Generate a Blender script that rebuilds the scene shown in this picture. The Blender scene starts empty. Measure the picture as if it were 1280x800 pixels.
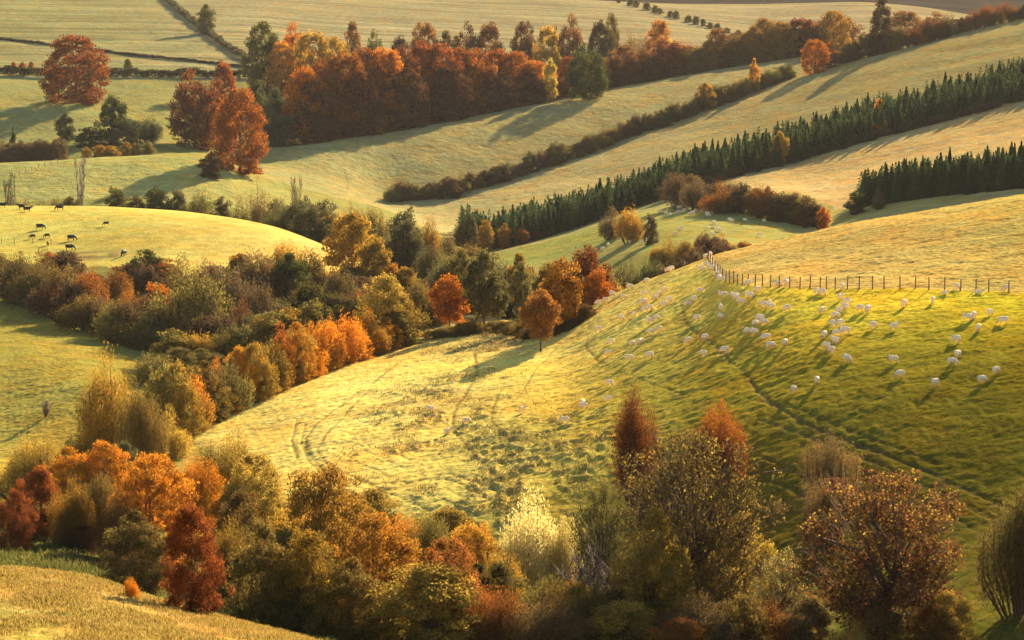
import bpy, bmesh, math, random, re
import numpy as np
from mathutils import Vector

# ------------------------------------------------------------------ camera, light, exposure
SC = bpy.context.scene
COL = SC.collection
F = 3000.0                      # focal length in photo pixels (1280 wide)
PITCH = math.radians(9.0)
CAM_Z = 90.0
SUN_AZ = 24.0                   # degrees to the right of the view direction (+Y)
SUN_EL = 19.5

cam_d = bpy.data.cameras.new("camera")
cam_d.sensor_width = 36.0
cam_d.lens = 36.0 * F / 1280.0
cam_d.clip_start = 0.5
cam_d.clip_end = 20000.0
cam = bpy.data.objects.new("camera", cam_d)
cam.location = (0, 0, CAM_Z)
cam.rotation_euler = (math.radians(90) - PITCH, 0, 0)
COL.objects.link(cam)
SC.camera = cam

world = bpy.data.worlds.new("World")
SC.world = world
world.use_nodes = True
wn = world.node_tree
wn.nodes.clear()
sky = wn.nodes.new("ShaderNodeTexSky")
sky.sky_type = 'NISHITA'
sky.sun_disc = False
sky.sun_elevation = math.radians(SUN_EL)
sky.sun_rotation = math.radians(SUN_AZ)
sky.air_density = 0.75
sky.dust_density = 1.0
bg = wn.nodes.new("ShaderNodeBackground")
bg.inputs["Strength"].default_value = 0.05
out = wn.nodes.new("ShaderNodeOutputWorld")
wn.links.new(sky.outputs[0], bg.inputs[0])
wn.links.new(bg.outputs[0], out.inputs[0])

sun_d = bpy.data.lights.new("sun", 'SUN')
sun_d.energy = 5.0
sun_d.angle = math.radians(0.6)
sun_d.color = (1.0, 0.80, 0.52)
sun = bpy.data.objects.new("sun", sun_d)
_a, _e = math.radians(SUN_AZ), math.radians(SUN_EL)
_d = Vector((math.sin(_a) * math.cos(_e), math.cos(_a) * math.cos(_e), math.sin(_e)))   # towards the sun
sun.rotation_euler = _d.to_track_quat('Z', 'Y').to_euler()
sun.location = (200, 300, 300)
COL.objects.link(sun)

SC.view_settings.view_transform = 'Standard'
SC.view_settings.look = 'None'
SC.view_settings.gamma = 1.0
SC.view_settings.use_curve_mapping = False
SC.view_settings.exposure = 2.52
SC.render.engine = 'CYCLES'
cy = SC.cycles
cy.max_bounces = 5
cy.diffuse_bounces = 2
cy.glossy_bounces = 1
cy.transmission_bounces = 3
cy.volume_bounces = 0
cy.transparent_max_bounces = 4
cy.caustics_reflective = False
cy.caustics_refractive = False
cy.use_denoising = True
cy.denoiser = 'OPENIMAGEDENOISE'
cy.denoising_input_passes = 'RGB_ALBEDO_NORMAL'
cy.denoising_prefilter = 'ACCURATE'
HAZE_DENSITY = 0.00002

# ------------------------------------------------------------------ terrain: tables of (photo x, photo y, distance)
CP, SP = math.cos(PITCH), math.sin(PITCH)


def pix_ut(px, py):
    s = (400.0 - py) / F
    yd = CP + SP * s
    return ((px - 640.0) / F) / yd, -(-SP + CP * s) / yd      # u = X/Y, t = drop/Y


LINES = [
    # 0 just in front of the camera, given as (x, t, D)
    't', [(0, 0.95, 2.0), (1280, 0.95, 2.0)],
    't', [(0, 0.37, 22.0), (1280, 0.44, 22.0)],
    # 2 lower near slope
    'p', [(0, 870, 60), (400, 880, 60), (640, 950, 60), (1280, 1040, 60)],
    # 3 crest of the near slope
    'p', [(0, 711, 112), (60, 715, 112), (120, 727, 110), (200, 753, 107), (300, 780, 105), (400, 804, 103), (500, 832, 100), (640, 880, 98), (1280, 960, 96)],
    # 4 dip behind it
    'p', [(0, 712, 140), (100, 724, 140), (200, 758, 138), (300, 785, 136), (400, 806, 135), (500, 826, 132), (640, 850, 130), (900, 880, 128), (1280, 880, 130)],
    # 5 gully
    'p', [(0, 698, 166), (100, 712, 165), (200, 748, 162), (300, 776, 158), (400, 797, 155), (500, 808, 152), (700, 828, 150), (900, 838, 150), (1100, 820, 150), (1280, 760, 152)],
    # 6 stream trees
    'p', [(0, 650, 210), (100, 645, 210), (200, 668, 206), (300, 700, 202), (400, 722, 198), (500, 742, 194), (640, 758, 190), (800, 755, 190), (900, 735, 186), (1000, 710, 183), (1100, 690, 181), (1280, 662, 178)],
    # 7 foot of the bright meadow / fence hill
    'p', [(0, 580, 285), (100, 590, 272), (200, 592, 258), (300, 594, 246), (400, 602, 234), (500, 612, 225), (600, 618, 219), (700, 588, 223), (800, 552, 228), (900, 534, 223), (1000, 522, 217), (1100, 514, 212), (1280, 508, 206)],
    # 8 mid slope
    'p', [(0, 450, 350), (100, 462, 336), (200, 510, 308), (300, 518, 294), (400, 490, 295), (500, 468, 298), (600, 452, 300), (700, 446, 293), (800, 430, 274), (900, 424, 256), (1000, 419, 244), (1100, 415, 239), (1280, 410, 231)],
    # 9 fence line
    'p', [(0, 372, 430), (100, 402, 400), (200, 440, 376), (300, 452, 358), (400, 447, 350), (500, 428, 356), (600, 409, 366), (660, 411, 340), (700, 420, 314), (750, 392, 313), (800, 371, 311), (850, 346, 312), (880, 329, 315), (890, 333, 308), (900, 344, 290), (925, 353, 277), (950, 357, 272), (1000, 359.5, 266), (1060, 360.5, 262), (1100, 360.5, 260), (1160, 361.5, 256), (1220, 363.5, 253), (1280, 366, 250)],
    # 10 cow hill foot / fence hill skyline
    'p', [(0, 328, 470), (100, 333, 466), (200, 343, 450), (300, 350, 444), (400, 360, 440), (500, 378, 428), (600, 394, 402), (650, 404, 368), (700, 408, 345), (750, 376, 338), (800, 352, 332), (850, 335, 328), (890, 319, 327), (950, 305, 332), (1050, 282, 337), (1150, 264, 334), (1280, 243, 322)],
    # 11 cow hill skyline / hidden dip behind the fence hill
    'p', [(0, 258, 562), (100, 258, 562), (150, 258.5, 560), (200, 261, 556), (300, 274, 542), (350, 285, 532), (400, 303, 516), (450, 328, 505), (500, 352, 492), (600, 388, 458), (700, 428, 400), (800, 402, 398), (890, 374, 398), (1000, 352, 398), (1100, 332, 398), (1280, 302, 396)],
    # 12 valley behind
    'p', [(0, 286, 618), (100, 286, 618), (200, 289, 616), (300, 300, 612), (400, 318, 600), (500, 330, 585), (600, 338, 570), (700, 334, 552), (800, 313, 522), (860, 304, 512), (950, 313, 500), (1000, 322, 492), (1100, 312, 490), (1280, 288, 486)],
    # 13 foot of the next rise
    'p', [(0, 250, 664), (100, 250, 664), (200, 252, 664), (260, 256, 664), (330, 266, 668), (400, 274, 670), (480, 284, 670), (560, 308, 634), (600, 322, 622), (700, 298, 622), (800, 266, 618), (860, 255, 620), (940, 243, 636), (1000, 240, 650), (1050, 262, 600), (1150, 250, 570), (1280, 236, 560)],
    # 14 pale skyline left / foot of the plantation
    'p', [(0, 203, 722), (100, 199.5, 732), (180, 193, 742), (260, 190, 760), (330, 224, 740), (400, 240, 745), (480, 262, 745), (540, 284, 716), (600, 317, 656), (700, 291, 662), (800, 259, 672), (860, 235, 690), (940, 215, 720), (1000, 200, 740), (1100, 172, 752), (1280, 125, 772), (1480, 75, 790)],
    # 15 field between / lower hedge
    'p', [(0, 207, 780), (100, 203, 785), (200, 197, 792), (260, 204, 790), (330, 205, 790), (400, 215, 790), (480, 247, 788), (560, 246, 792), (640, 221, 820), (720, 195, 850), (800, 165, 882), (880, 138, 912), (990, 96, 962), (1060, 75, 980), (1130, 57, 990), (1200, 41, 1000), (1280, 23, 1002), (1480, -25, 1010)],
    # 16 skyline under the beech wood
    'p', [(0, 186, 842), (100, 180, 842), (200, 181, 848), (260, 196, 842), (300, 192, 842), (330, 186, 834), (400, 178, 842), (500, 163.5, 880), (600, 144.5, 920), (700, 123.5, 960), (800, 104, 1000), (900, 87, 1030), (1000, 71, 1060), (1060, 66, 1050), (1130, 52, 1062), (1200, 38, 1072), (1280, 22, 1072), (1480, -20, 1072)],
    # 17 dip behind it
    'p', [(0, 126, 930), (100, 128, 930), (200, 131, 938), (260, 150, 930), (330, 162, 916), (400, 188, 916), (500, 176, 962), (600, 158, 1002), (700, 138, 1042), (800, 118, 1082), (900, 101, 1112), (1000, 85, 1140), (1100, 72, 1140), (1280, 40, 1142)],
    # 18 far hedge
    'p', [(0, 97, 1010), (100, 98, 1015), (200, 100, 1020), (330, 103, 1030), (400, 108, 1034), (500, 104, 1082), (600, 98, 1122), (700, 90, 1152), (800, 80, 1182), (900, 68, 1212), (1000, 62, 1240), (1100, 56, 1250), (1280, 36, 1252)],
    # 19 far fields
    'p', [(0, 45, 1190), (200, 50, 1180), (330, 45, 1220), (400, 44, 1260), (600, 42, 1300), (700, 42, 1320), (800, 40, 1350), (900, 44, 1390), (960, 47, 1410), (1030, 44, 1420), (1100, 32, 1450), (1200, 30, 1450), (1280, 30, 1450)],
    # 20 far skyline of the pale field
    'p', [(0, -8, 1500), (400, -8, 1560), (600, -5, 1640), (700, -2, 1650), (780, 2, 1660), (850, 5, 1660), (950, 5, 1660), (1080, 2, 1660), (1150, 8, 1650), (1210, 18, 1630), (1280, 28, 1610)],
    # 21 dip, 22 dark wooded hill, 23 end
    'p', [(0, -14, 1800), (600, -8, 1850), (780, 8, 1850), (1080, 10, 1850), (1280, 32, 1830)],
    'p', [(0, -48, 2600), (600, -46, 2700), (1280, -48, 2700)],
    'p', [(0, -55, 4200), (1280, -55, 4200)],
]
tabs = []
for kind, pts in zip(LINES[0::2], LINES[1::2]):
    rows = []
    for (x, y, dist) in pts:
        if kind == 't':
            u, t = (x - 640.0) / F / CP, y
        else:
            u, t = pix_ut(x, y)
        rows.append((u, t, math.log(dist)))
    tabs.append(np.array(rows))
NK = len(tabs)


def smooth_cols(a, sig):
    k = np.arange(-3 * int(sig) - 1, 3 * int(sig) + 2)
    w = np.exp(-0.5 * (k / sig) ** 2)
    w /= w.sum()
    return np.convolve(np.pad(a, len(k) // 2, mode='edge'), w, mode='valid')


inner = np.linspace(-0.222, 0.222, 900)
step = inner[1] - inner[0]
outer = 0.222 + np.cumsum(np.linspace(step * 1.5, step * 14, 42))
US = np.concatenate([-outer[::-1], inner, outer])
udense = np.arange(US[0], US[-1] + step, step)
knot_t = np.zeros((NK, len(US)))
knot_l = np.zeros((NK, len(US)))
for k, tb in enumerate(tabs):
    sig = 9.0
    knot_t[k] = np.interp(US, udense, smooth_cols(np.interp(udense, tb[:, 0], tb[:, 1]), sig))
    knot_l[k] = np.interp(US, udense, smooth_cols(np.interp(udense, tb[:, 0], tb[:, 2]), sig))
for k in range(1, NK):
    knot_l[k] = np.maximum(knot_l[k], knot_l[k - 1] + 0.006)

ys = [2.0]
while ys[-1] < 4200:
    y = ys[-1]
    if y < 66: st = y * 0.05
    elif y < 125: st = 0.22
    elif y < 175: st = 0.45
    elif y < 345: st = 0.24
    elif y < 420: st = 0.5
    elif y < 580: st = 0.75
    elif y < 1100: st = y * 0.0030
    else: st = y * 0.006
    ys.append(y + st)
YS = np.array(ys)
LY = np.log(YS)


def pchip_col(x, y, xq):
    h = np.diff(x)
    d = np.diff(y) / h
    m = np.zeros_like(y)
    m[0], m[-1] = d[0], d[-1]
    w1 = 2 * h[1:] + h[:-1]
    w2 = h[1:] + 2 * h[:-1]
    same = (d[:-1] * d[1:]) > 0
    with np.errstate(divide='ignore', invalid='ignore'):
        hm = (w1 + w2) / (w1 / d[:-1] + w2 / d[1:])
    m[1:-1] = np.where(same, hm, 0.0)
    i = np.clip(np.searchsorted(x, xq) - 1, 0, len(x) - 2)
    s = np.clip((xq - x[i]) / h[i], 0, 1)
    s2, s3 = s * s, s * s * s
    v = (2 * s3 - 3 * s2 + 1) * y[i] + (s3 - 2 * s2 + s) * h[i] * m[i] + (-2 * s3 + 3 * s2) * y[i + 1] + (s3 - s2) * h[i] * m[i + 1]
    return v, i + s


NR, NC = len(YS), len(US)
TG = np.zeros((NR, NC))         # drop / distance
LG = np.zeros((NR, NC))         # which band of the tables
for c in range(NC):
    TG[:, c], LG[:, c] = pchip_col(knot_l[:, c], knot_t[:, c], LY)


def ground(x, y):
    """height of the smooth ground under world (x, y)"""
    u = x / y
    ci = min(max(np.searchsorted(US, u) - 1, 0), NC - 2)
    ri = min(max(np.searchsorted(YS, y) - 1, 0), NR - 2)
    fc = min(max((u - US[ci]) / (US[ci + 1] - US[ci]), 0), 1)
    fr = min(max((y - YS[ri]) / (YS[ri + 1] - YS[ri]), 0), 1)
    t = (TG[ri, ci] * (1 - fr) + TG[ri + 1, ci] * fr) * (1 - fc) + (TG[ri, ci + 1] * (1 - fr) + TG[ri + 1, ci + 1] * fr) * fc
    return CAM_Z - t * y


def cast(px, py, ymin=40.0):
    """the point of the ground that photo pixel (px, py) looks at"""
    u, t = pix_ut(px, py)
    c = int(np.argmin(np.abs(US - u)))
    r0 = int(np.searchsorted(YS, ymin))
    hit = np.nonzero(TG[r0:, c] <= t)[0]
    if len(hit) == 0:
        return None
    r = r0 + int(hit[0])
    y = YS[r]
    if r > r0:
        t0, t1 = TG[r - 1, c], TG[r, c]
        if t0 != t1:
            y = YS[r - 1] + (YS[r] - YS[r - 1]) * min(max((t0 - t) / (t0 - t1), 0), 1)
    return (u * y, y, ground(u * y, y))


def at(px, dist):
    """the point of the ground at photo column px (taken at mid height) and distance"""
    u = (px - 640.0) / F / CP
    return (u * dist, dist, ground(u * dist, dist))


# ------------------------------------------------------------------ numpy noise
def vnoise(x, y, seed=0):
    xi, yi = np.floor(x).astype(np.int64), np.floor(y).astype(np.int64)
    fx, fy = x - xi, y - yi
    fx = fx * fx * fx * (fx * (fx * 6 - 15) + 10)
    fy = fy * fy * fy * (fy * (fy * 6 - 15) + 10)

    def hsh(a, b):
        h = (a * 374761393 + b * 668265263 + seed * 1442695041) & 0xFFFFFFFF
        h = ((h ^ (h >> 13)) * 1274126177) & 0xFFFFFFFF
        return ((h ^ (h >> 16)) & 0xFFFF) / 32767.5 - 1.0
    return (hsh(xi, yi) * (1 - fx) + hsh(xi + 1, yi) * fx) * (1 - fy) + (hsh(xi, yi + 1) * (1 - fx) + hsh(xi + 1, yi + 1) * fx) * fy


def sstep(a, b, x):
    s = np.clip((x - a) / (b - a), 0, 1)
    return s * s * (3 - 2 * s)


# ------------------------------------------------------------------ materials
def new_mat(name):
    m = bpy.data.materials.new(name)
    m.use_nodes = True
    m.node_tree.nodes.clear()
    return m, m.node_tree.nodes, m.node_tree.links


def simple_mat(name, col, rough=0.9, var=0.25, scale=8.0, bump=0.0):
    m, n, l = new_mat(name)
    o = n.new("ShaderNodeOutputMaterial")
    p = n.new("ShaderNodeBsdfPrincipled")
    p.inputs["Roughness"].default_value = rough
    p.inputs["Specular IOR Level"].default_value = 0.2
    tc = n.new("ShaderNodeTexCoord")
    nz = n.new("ShaderNodeTexNoise")
    nz.inputs["Scale"].default_value = scale
    nz.inputs["Detail"].default_value = 4
    l.new(tc.outputs["Object"], nz.inputs["Vector"])
    mx = n.new("ShaderNodeMix")
    mx.data_type = 'RGBA'
    mx.inputs[6].default_value = tuple(c * (1 - var) for c in col) + (1,)
    mx.inputs[7].default_value = tuple(min(c * (1 + var), 1) for c in col) + (1,)
    l.new(nz.outputs["Fac"], mx.inputs[0])
    l.new(mx.outputs[2], p.inputs["Base Color"])
    if bump:
        b = n.new("ShaderNodeBump")
        b.inputs["Strength"].default_value = bump
        l.new(nz.outputs["Fac"], b.inputs["Height"])
        l.new(b.outputs[0], p.inputs["Normal"])
    l.new(p.outputs[0], o.inputs[0])
    return m


def leaf_mat(name):
    """leaves: the tree's own two colours (object colour and 'tint'), mixed leaf by leaf; light shines through them"""
    m, n, l = new_mat(name)
    o = n.new("ShaderNodeOutputMaterial")
    oi = n.new("ShaderNodeObjectInfo")
    at2 = n.new("ShaderNodeAttribute")
    at2.attribute_type = 'OBJECT'
    at2.attribute_name = "tint"
    ar = n.new("ShaderNodeAttribute")
    ar.attribute_name = "rnd"
    mx = n.new("ShaderNodeMix")
    mx.data_type = 'RGBA'
    l.new(ar.outputs["Fac"], mx.inputs[0])
    l.new(oi.outputs["Color"], mx.inputs[6])
    l.new(at2.outputs["Color"], mx.inputs[7])
    ab = n.new("ShaderNodeAttribute")
    ab.attribute_name = "val"
    mr = n.new("ShaderNodeMapRange")
    mr.inputs["To Min"].default_value = 0.24
    mr.inputs["To Max"].default_value = 0.86
    l.new(ab.outputs["Fac"], mr.inputs["Value"])
    sc = n.new("ShaderNodeVectorMath")
    sc.operation = 'SCALE'
    l.new(mx.outputs[2], sc.inputs[0])
    l.new(mr.outputs[0], sc.inputs["Scale"])
    df = n.new("ShaderNodeBsdfDiffuse")
    tr = n.new("ShaderNodeBsdfTranslucent")
    l.new(sc.outputs[0], df.inputs[0])
    sc2 = n.new("ShaderNodeVectorMath")
    sc2.operation = 'SCALE'
    sc2.inputs["Scale"].default_value = 1.25
    l.new(sc.outputs[0], sc2.inputs[0])
    l.new(sc2.outputs[0], tr.inputs[0])
    ms = n.new("ShaderNodeMixShader")
    ms.inputs[0].default_value = 0.33
    l.new(df.outputs[0], ms.inputs[1])
    l.new(tr.outputs[0], ms.inputs[2])
    l.new(ms.outputs[0], o.inputs[0])
    return m


M_LEAF = leaf_mat("leaves")
M_BARK = simple_mat("bark", (0.075, 0.055, 0.04), 0.95, 0.4, 9.0)
M_TWIG = simple_mat("twigs", (0.11, 0.08, 0.06), 0.95, 0.3, 9.0)
M_WOOL = simple_mat("wool", (0.70, 0.57, 0.37), 0.95, 0.22, 9.0, 0.5)
M_FACE = simple_mat("sheep_face", (0.42, 0.34, 0.25), 0.9, 0.1, 9.0)
M_HIDE = simple_mat("cattle_hide", (0.018, 0.014, 0.012), 0.7, 0.3, 6.0)
M_POST = simple_mat("weathered_wood", (0.13, 0.095, 0.065), 0.9, 0.35, 5.0, 0.4)
M_WIRE = simple_mat("galvanised_wire", (0.2, 0.19, 0.17), 0.6, 0.2, 5.0)


def ground_mat():
    m, n, l = new_mat("pasture")
    o = n.new("ShaderNodeOutputMaterial")
    va = n.new("ShaderNodeAttribute")
    va.attribute_name = "field"
    pz = n.new("ShaderNodeAttribute")
    pz.attribute_name = "aux"            # r: fine texture amount, g: straw stripes, b: far bump
    sep = n.new("ShaderNodeSeparateColor")
    l.new(pz.outputs["Color"], sep.inputs[0])
    ge = n.new("ShaderNodeNewGeometry")

    def noise(scale, det, vec=None, rough=0.55):
        z = n.new("ShaderNodeTexNoise")
        z.inputs["Scale"].default_value = scale
        z.inputs["Detail"].default_value = det
        z.inputs["Roughness"].default_value = rough
        l.new(vec or ge.outputs["Position"], z.inputs["Vector"])
        return z.outputs["Fac"]

    def mrange(fac, a, b, c, d):
        r = n.new("ShaderNodeMapRange")
        r.inputs["From Min"].default_value, r.inputs["From Max"].default_value = a, b
        r.inputs["To Min"].default_value, r.inputs["To Max"].default_value = c, d
        l.new(fac, r.inputs["Value"])
        return r.outputs[0]

    def mul(a, b):
        r = n.new("ShaderNodeMath")
        r.operation = 'MULTIPLY'
        l.new(a, r.inputs[0])
        l.new(b, r.inputs[1])
        return r.outputs[0]
    big = mrange(noise(0.022, 2), 0.3, 0.7, 0.84, 1.16)
    mid = mrange(noise(0.3, 3), 0.3, 0.7, 0.80, 1.20)
    fine = mrange(noise(2.6, 2, rough=0.65), 0.32, 0.68, 0.68, 1.32)
    tot = mul(mul(big, mid), fine)
    # drill lines of the far fields
    mp = n.new("ShaderNodeMapping")
    mp.inputs["Rotation"].default_value = (0, 0, math.radians(-18))
    mp.inputs["Scale"].default_value = (0.02, 1.0, 0)
    l.new(ge.outputs["Position"], mp.inputs["Vector"])
    st = noise(0.11, 4, mp.outputs[0], 0.7)
    st = mrange(st, 0.35, 0.65, 0.60, 1.28)
    mm = n.new("ShaderNodeMix")
    mm.data_type = 'FLOAT'
    mm.inputs[2].default_value = 1.0
    l.new(sep.outputs[1], mm.inputs[0])
    l.new(st, mm.inputs[3])
    tot = mul(tot, mm.outputs[0])
    sc = n.new("ShaderNodeVectorMath")
    sc.operation = 'SCALE'
    l.new(va.outputs["Color"], sc.inputs[0])
    l.new(tot, sc.inputs["Scale"])
    # green / straw drift
    hs = n.new("ShaderNodeMix")
    hs.data_type = 'RGBA'
    hs.blend_type = 'MULTIPLY'
    hs.inputs[7].default_value = (1.22, 0.96, 0.75, 1)
    l.new(mrange(noise(0.09, 3, rough=0.65), 0.42, 0.68, 0, 1), hs.inputs[0])
    l.new(sc.outputs[0], hs.inputs[6])
    df = n.new("ShaderNodeBsdfDiffuse")
    df.inputs["Roughness"].default_value = 0.4
    l.new(hs.outputs[2], df.inputs[0])
    b1 = n.new("ShaderNodeBump")
    b1.inputs["Strength"].default_value = 0.6
    b1.inputs["Distance"].default_value = 0.22
    l.new(noise(1.5, 3, rough=0.7), b1.inputs["Height"])
    b2 = n.new("ShaderNodeBump")
    b2.inputs["Distance"].default_value = 1.3
    l.new(sep.outputs[2], b2.inputs["Strength"])
    l.new(noise(0.28, 3, rough=0.7), b2.inputs["Height"])
    l.new(b1.outputs[0], b2.inputs["Normal"])
    l.new(b2.outputs[0], df.inputs["Normal"])
    l.new(df.outputs[0], o.inputs[0])
    return m


# ------------------------------------------------------------------ the ground sheet
XG = US[None, :] * YS[:, None]
YG = np.repeat(YS[:, None], NC, axis=1)
ZG = CAM_Z - TG * YG
PXG = 640.0 + XG / YG * F * CP                      # column in photo pixels, only to look tables up by bearing

# field colours: band of the tables -> [(photo x, colour)]
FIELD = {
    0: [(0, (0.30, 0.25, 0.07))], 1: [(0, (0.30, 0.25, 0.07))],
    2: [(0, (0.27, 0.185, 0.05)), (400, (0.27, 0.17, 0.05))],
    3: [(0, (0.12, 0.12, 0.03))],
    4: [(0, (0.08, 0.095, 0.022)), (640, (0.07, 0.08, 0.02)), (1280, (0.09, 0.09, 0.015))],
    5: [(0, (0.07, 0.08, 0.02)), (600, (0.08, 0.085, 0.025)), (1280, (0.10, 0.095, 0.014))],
    6: [(0, (0.24, 0.20, 0.04)), (230, (0.26, 0.22, 0.04)), (320, (0.58, 0.46, 0.10)), (520, (0.42, 0.36, 0.08)), (700, (0.26, 0.22, 0.035)), (850, (0.14, 0.11, 0.014)), (1280, (0.10, 0.088, 0.009))],  # right end darkened: shade of the lower hill painted into the grass
    7: [(0, (0.27, 0.225, 0.045)), (180, (0.25, 0.21, 0.04)), (260, (0.48, 0.39, 0.10)), (420, (0.62, 0.50, 0.13)), (600, (0.54, 0.44, 0.10)), (760, (0.43, 0.34, 0.05)), (900, (0.24, 0.19, 0.018)), (1280, (0.155, 0.125, 0.010))],  # right end: same hill shade put into the colour, fading upslope
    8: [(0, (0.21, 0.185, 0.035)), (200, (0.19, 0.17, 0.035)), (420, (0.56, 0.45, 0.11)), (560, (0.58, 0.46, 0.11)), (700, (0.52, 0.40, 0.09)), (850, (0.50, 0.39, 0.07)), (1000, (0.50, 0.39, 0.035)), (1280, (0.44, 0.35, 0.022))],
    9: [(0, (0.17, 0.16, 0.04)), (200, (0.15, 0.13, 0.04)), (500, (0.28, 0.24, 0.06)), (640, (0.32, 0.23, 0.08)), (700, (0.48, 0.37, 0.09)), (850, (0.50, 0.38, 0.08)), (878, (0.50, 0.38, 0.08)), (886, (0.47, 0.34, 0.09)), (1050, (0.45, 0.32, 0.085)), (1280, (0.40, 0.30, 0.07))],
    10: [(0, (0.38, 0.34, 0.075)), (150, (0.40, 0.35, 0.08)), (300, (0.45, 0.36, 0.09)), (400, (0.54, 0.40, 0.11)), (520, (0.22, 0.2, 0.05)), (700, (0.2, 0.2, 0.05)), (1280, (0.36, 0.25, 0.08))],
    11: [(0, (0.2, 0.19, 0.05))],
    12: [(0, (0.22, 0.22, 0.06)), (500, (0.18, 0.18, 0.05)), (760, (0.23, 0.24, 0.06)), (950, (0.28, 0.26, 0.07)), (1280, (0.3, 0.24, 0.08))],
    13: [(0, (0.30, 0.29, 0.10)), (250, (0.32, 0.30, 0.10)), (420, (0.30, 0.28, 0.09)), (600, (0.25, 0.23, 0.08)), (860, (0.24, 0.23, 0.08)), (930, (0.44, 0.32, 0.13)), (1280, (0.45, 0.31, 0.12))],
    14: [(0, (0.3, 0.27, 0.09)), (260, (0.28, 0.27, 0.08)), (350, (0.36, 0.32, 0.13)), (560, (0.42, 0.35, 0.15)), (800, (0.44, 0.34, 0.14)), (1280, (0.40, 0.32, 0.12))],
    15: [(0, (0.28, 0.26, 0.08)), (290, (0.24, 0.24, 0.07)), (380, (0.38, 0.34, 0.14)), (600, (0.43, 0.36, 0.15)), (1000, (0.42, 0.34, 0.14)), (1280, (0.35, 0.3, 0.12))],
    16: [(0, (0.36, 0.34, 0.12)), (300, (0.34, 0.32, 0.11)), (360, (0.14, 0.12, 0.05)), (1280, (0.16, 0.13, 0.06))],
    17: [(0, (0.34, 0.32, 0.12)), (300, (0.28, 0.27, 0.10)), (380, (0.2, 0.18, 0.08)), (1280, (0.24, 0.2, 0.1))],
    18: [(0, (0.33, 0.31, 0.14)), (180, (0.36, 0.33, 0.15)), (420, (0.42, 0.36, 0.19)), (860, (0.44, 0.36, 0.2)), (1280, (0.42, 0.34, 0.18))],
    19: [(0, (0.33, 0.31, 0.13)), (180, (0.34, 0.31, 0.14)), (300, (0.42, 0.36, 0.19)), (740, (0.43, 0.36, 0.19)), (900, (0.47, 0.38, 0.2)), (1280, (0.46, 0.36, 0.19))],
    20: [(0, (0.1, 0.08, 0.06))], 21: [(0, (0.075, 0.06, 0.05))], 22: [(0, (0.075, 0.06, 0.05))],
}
jit = 0.05 * vnoise(XG * 0.05, YG * 0.05, 3) + 0.03 * vnoise(XG * 0.3, YG * 0.3, 4)
edge = np.where((PXG > 886) & (LG > 8.5) & (LG < 9.5), 0.0, 1.0)
LJ = np.clip(LG + jit * edge, 0, NK - 1.001)
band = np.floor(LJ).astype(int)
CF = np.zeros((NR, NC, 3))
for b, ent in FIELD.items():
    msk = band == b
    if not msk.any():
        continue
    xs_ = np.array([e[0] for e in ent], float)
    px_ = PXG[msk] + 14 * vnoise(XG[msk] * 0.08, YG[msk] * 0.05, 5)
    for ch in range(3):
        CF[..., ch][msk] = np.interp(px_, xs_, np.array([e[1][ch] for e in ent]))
# the near pasture has no field edges inside it: its sward and the shade painted on the lower hill blend gradually
for lo in (5, 6, 7):
    msk = (LG >= lo + 0.5) & (LG < lo + 1.5)
    px_ = PXG[msk] + 14 * vnoise(XG[msk] * 0.08, YG[msk] * 0.05, 5)
    f_ = np.clip(LG[msk] - lo - 0.5, 0, 1)
    for ch in range(3):
        a_ = np.interp(px_, [e[0] for e in FIELD[lo]], [e[1][ch] for e in FIELD[lo]])
        b_ = np.interp(px_, [e[0] for e in FIELD[lo + 1]], [e[1][ch] for e in FIELD[lo + 1]])
        CF[..., ch][msk] = a_ * (1 - f_) + b_ * f_
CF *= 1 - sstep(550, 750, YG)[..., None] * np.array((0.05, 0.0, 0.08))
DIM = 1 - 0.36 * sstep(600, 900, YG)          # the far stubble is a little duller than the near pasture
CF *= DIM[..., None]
AUX = np.zeros((NR, NC, 3))
AUX[..., 0] = 1.0
AUX[..., 1] = np.where(LJ > 18, 1.0, 0.0) * sstep(1000, 1080, YG)
AUX[..., 2] = sstep(380, 700, YG) * 0.55 + 0.05

# small relief of the pasture, fading with distance
near = 1 - sstep(330, 560, YG)
wob = 0.25 * vnoise(XG * 0.16, YG * 0.16, 11) + 0.13 * vnoise(XG * 0.45, YG * 0.5, 12)
terr = 0.10 * vnoise(XG * 0.35 + 2 * vnoise(XG * 0.1, YG * 0.1, 1), YG * 0.95, 13) + 0.06 * vnoise(XG * 0.8, YG * 1.7, 14)
fine = 0.05 * vnoise(XG * 1.9, YG * 1.6, 15)
hillm = sstep(5.2, 6.2, LG) * (1 - sstep(9.9, 10.2, LG)) * sstep(560, 800, PXG)
REL = near * (wob * 0.45 + fine * 1.2 + terr * (0.35 + 0.15 * hillm) * (1 - 0.45 * sstep(900, 1100, PXG) * (1 - sstep(8.2, 9, LG))))
REL += sstep(400, 700, YG) * (1 - sstep(1200, 1500, YG)) * 0.35 * vnoise(XG * 0.07, YG * 0.07, 16)


def blob(px, py, rx, ry):
    """soft patch on the ground around what photo pixel (px, py) looks at; radii in metres"""
    p = cast(px, py)
    d = ((XG - p[0]) / rx) ** 2 + ((YG - p[1]) / ry) ** 2
    return np.exp(-d)


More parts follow.
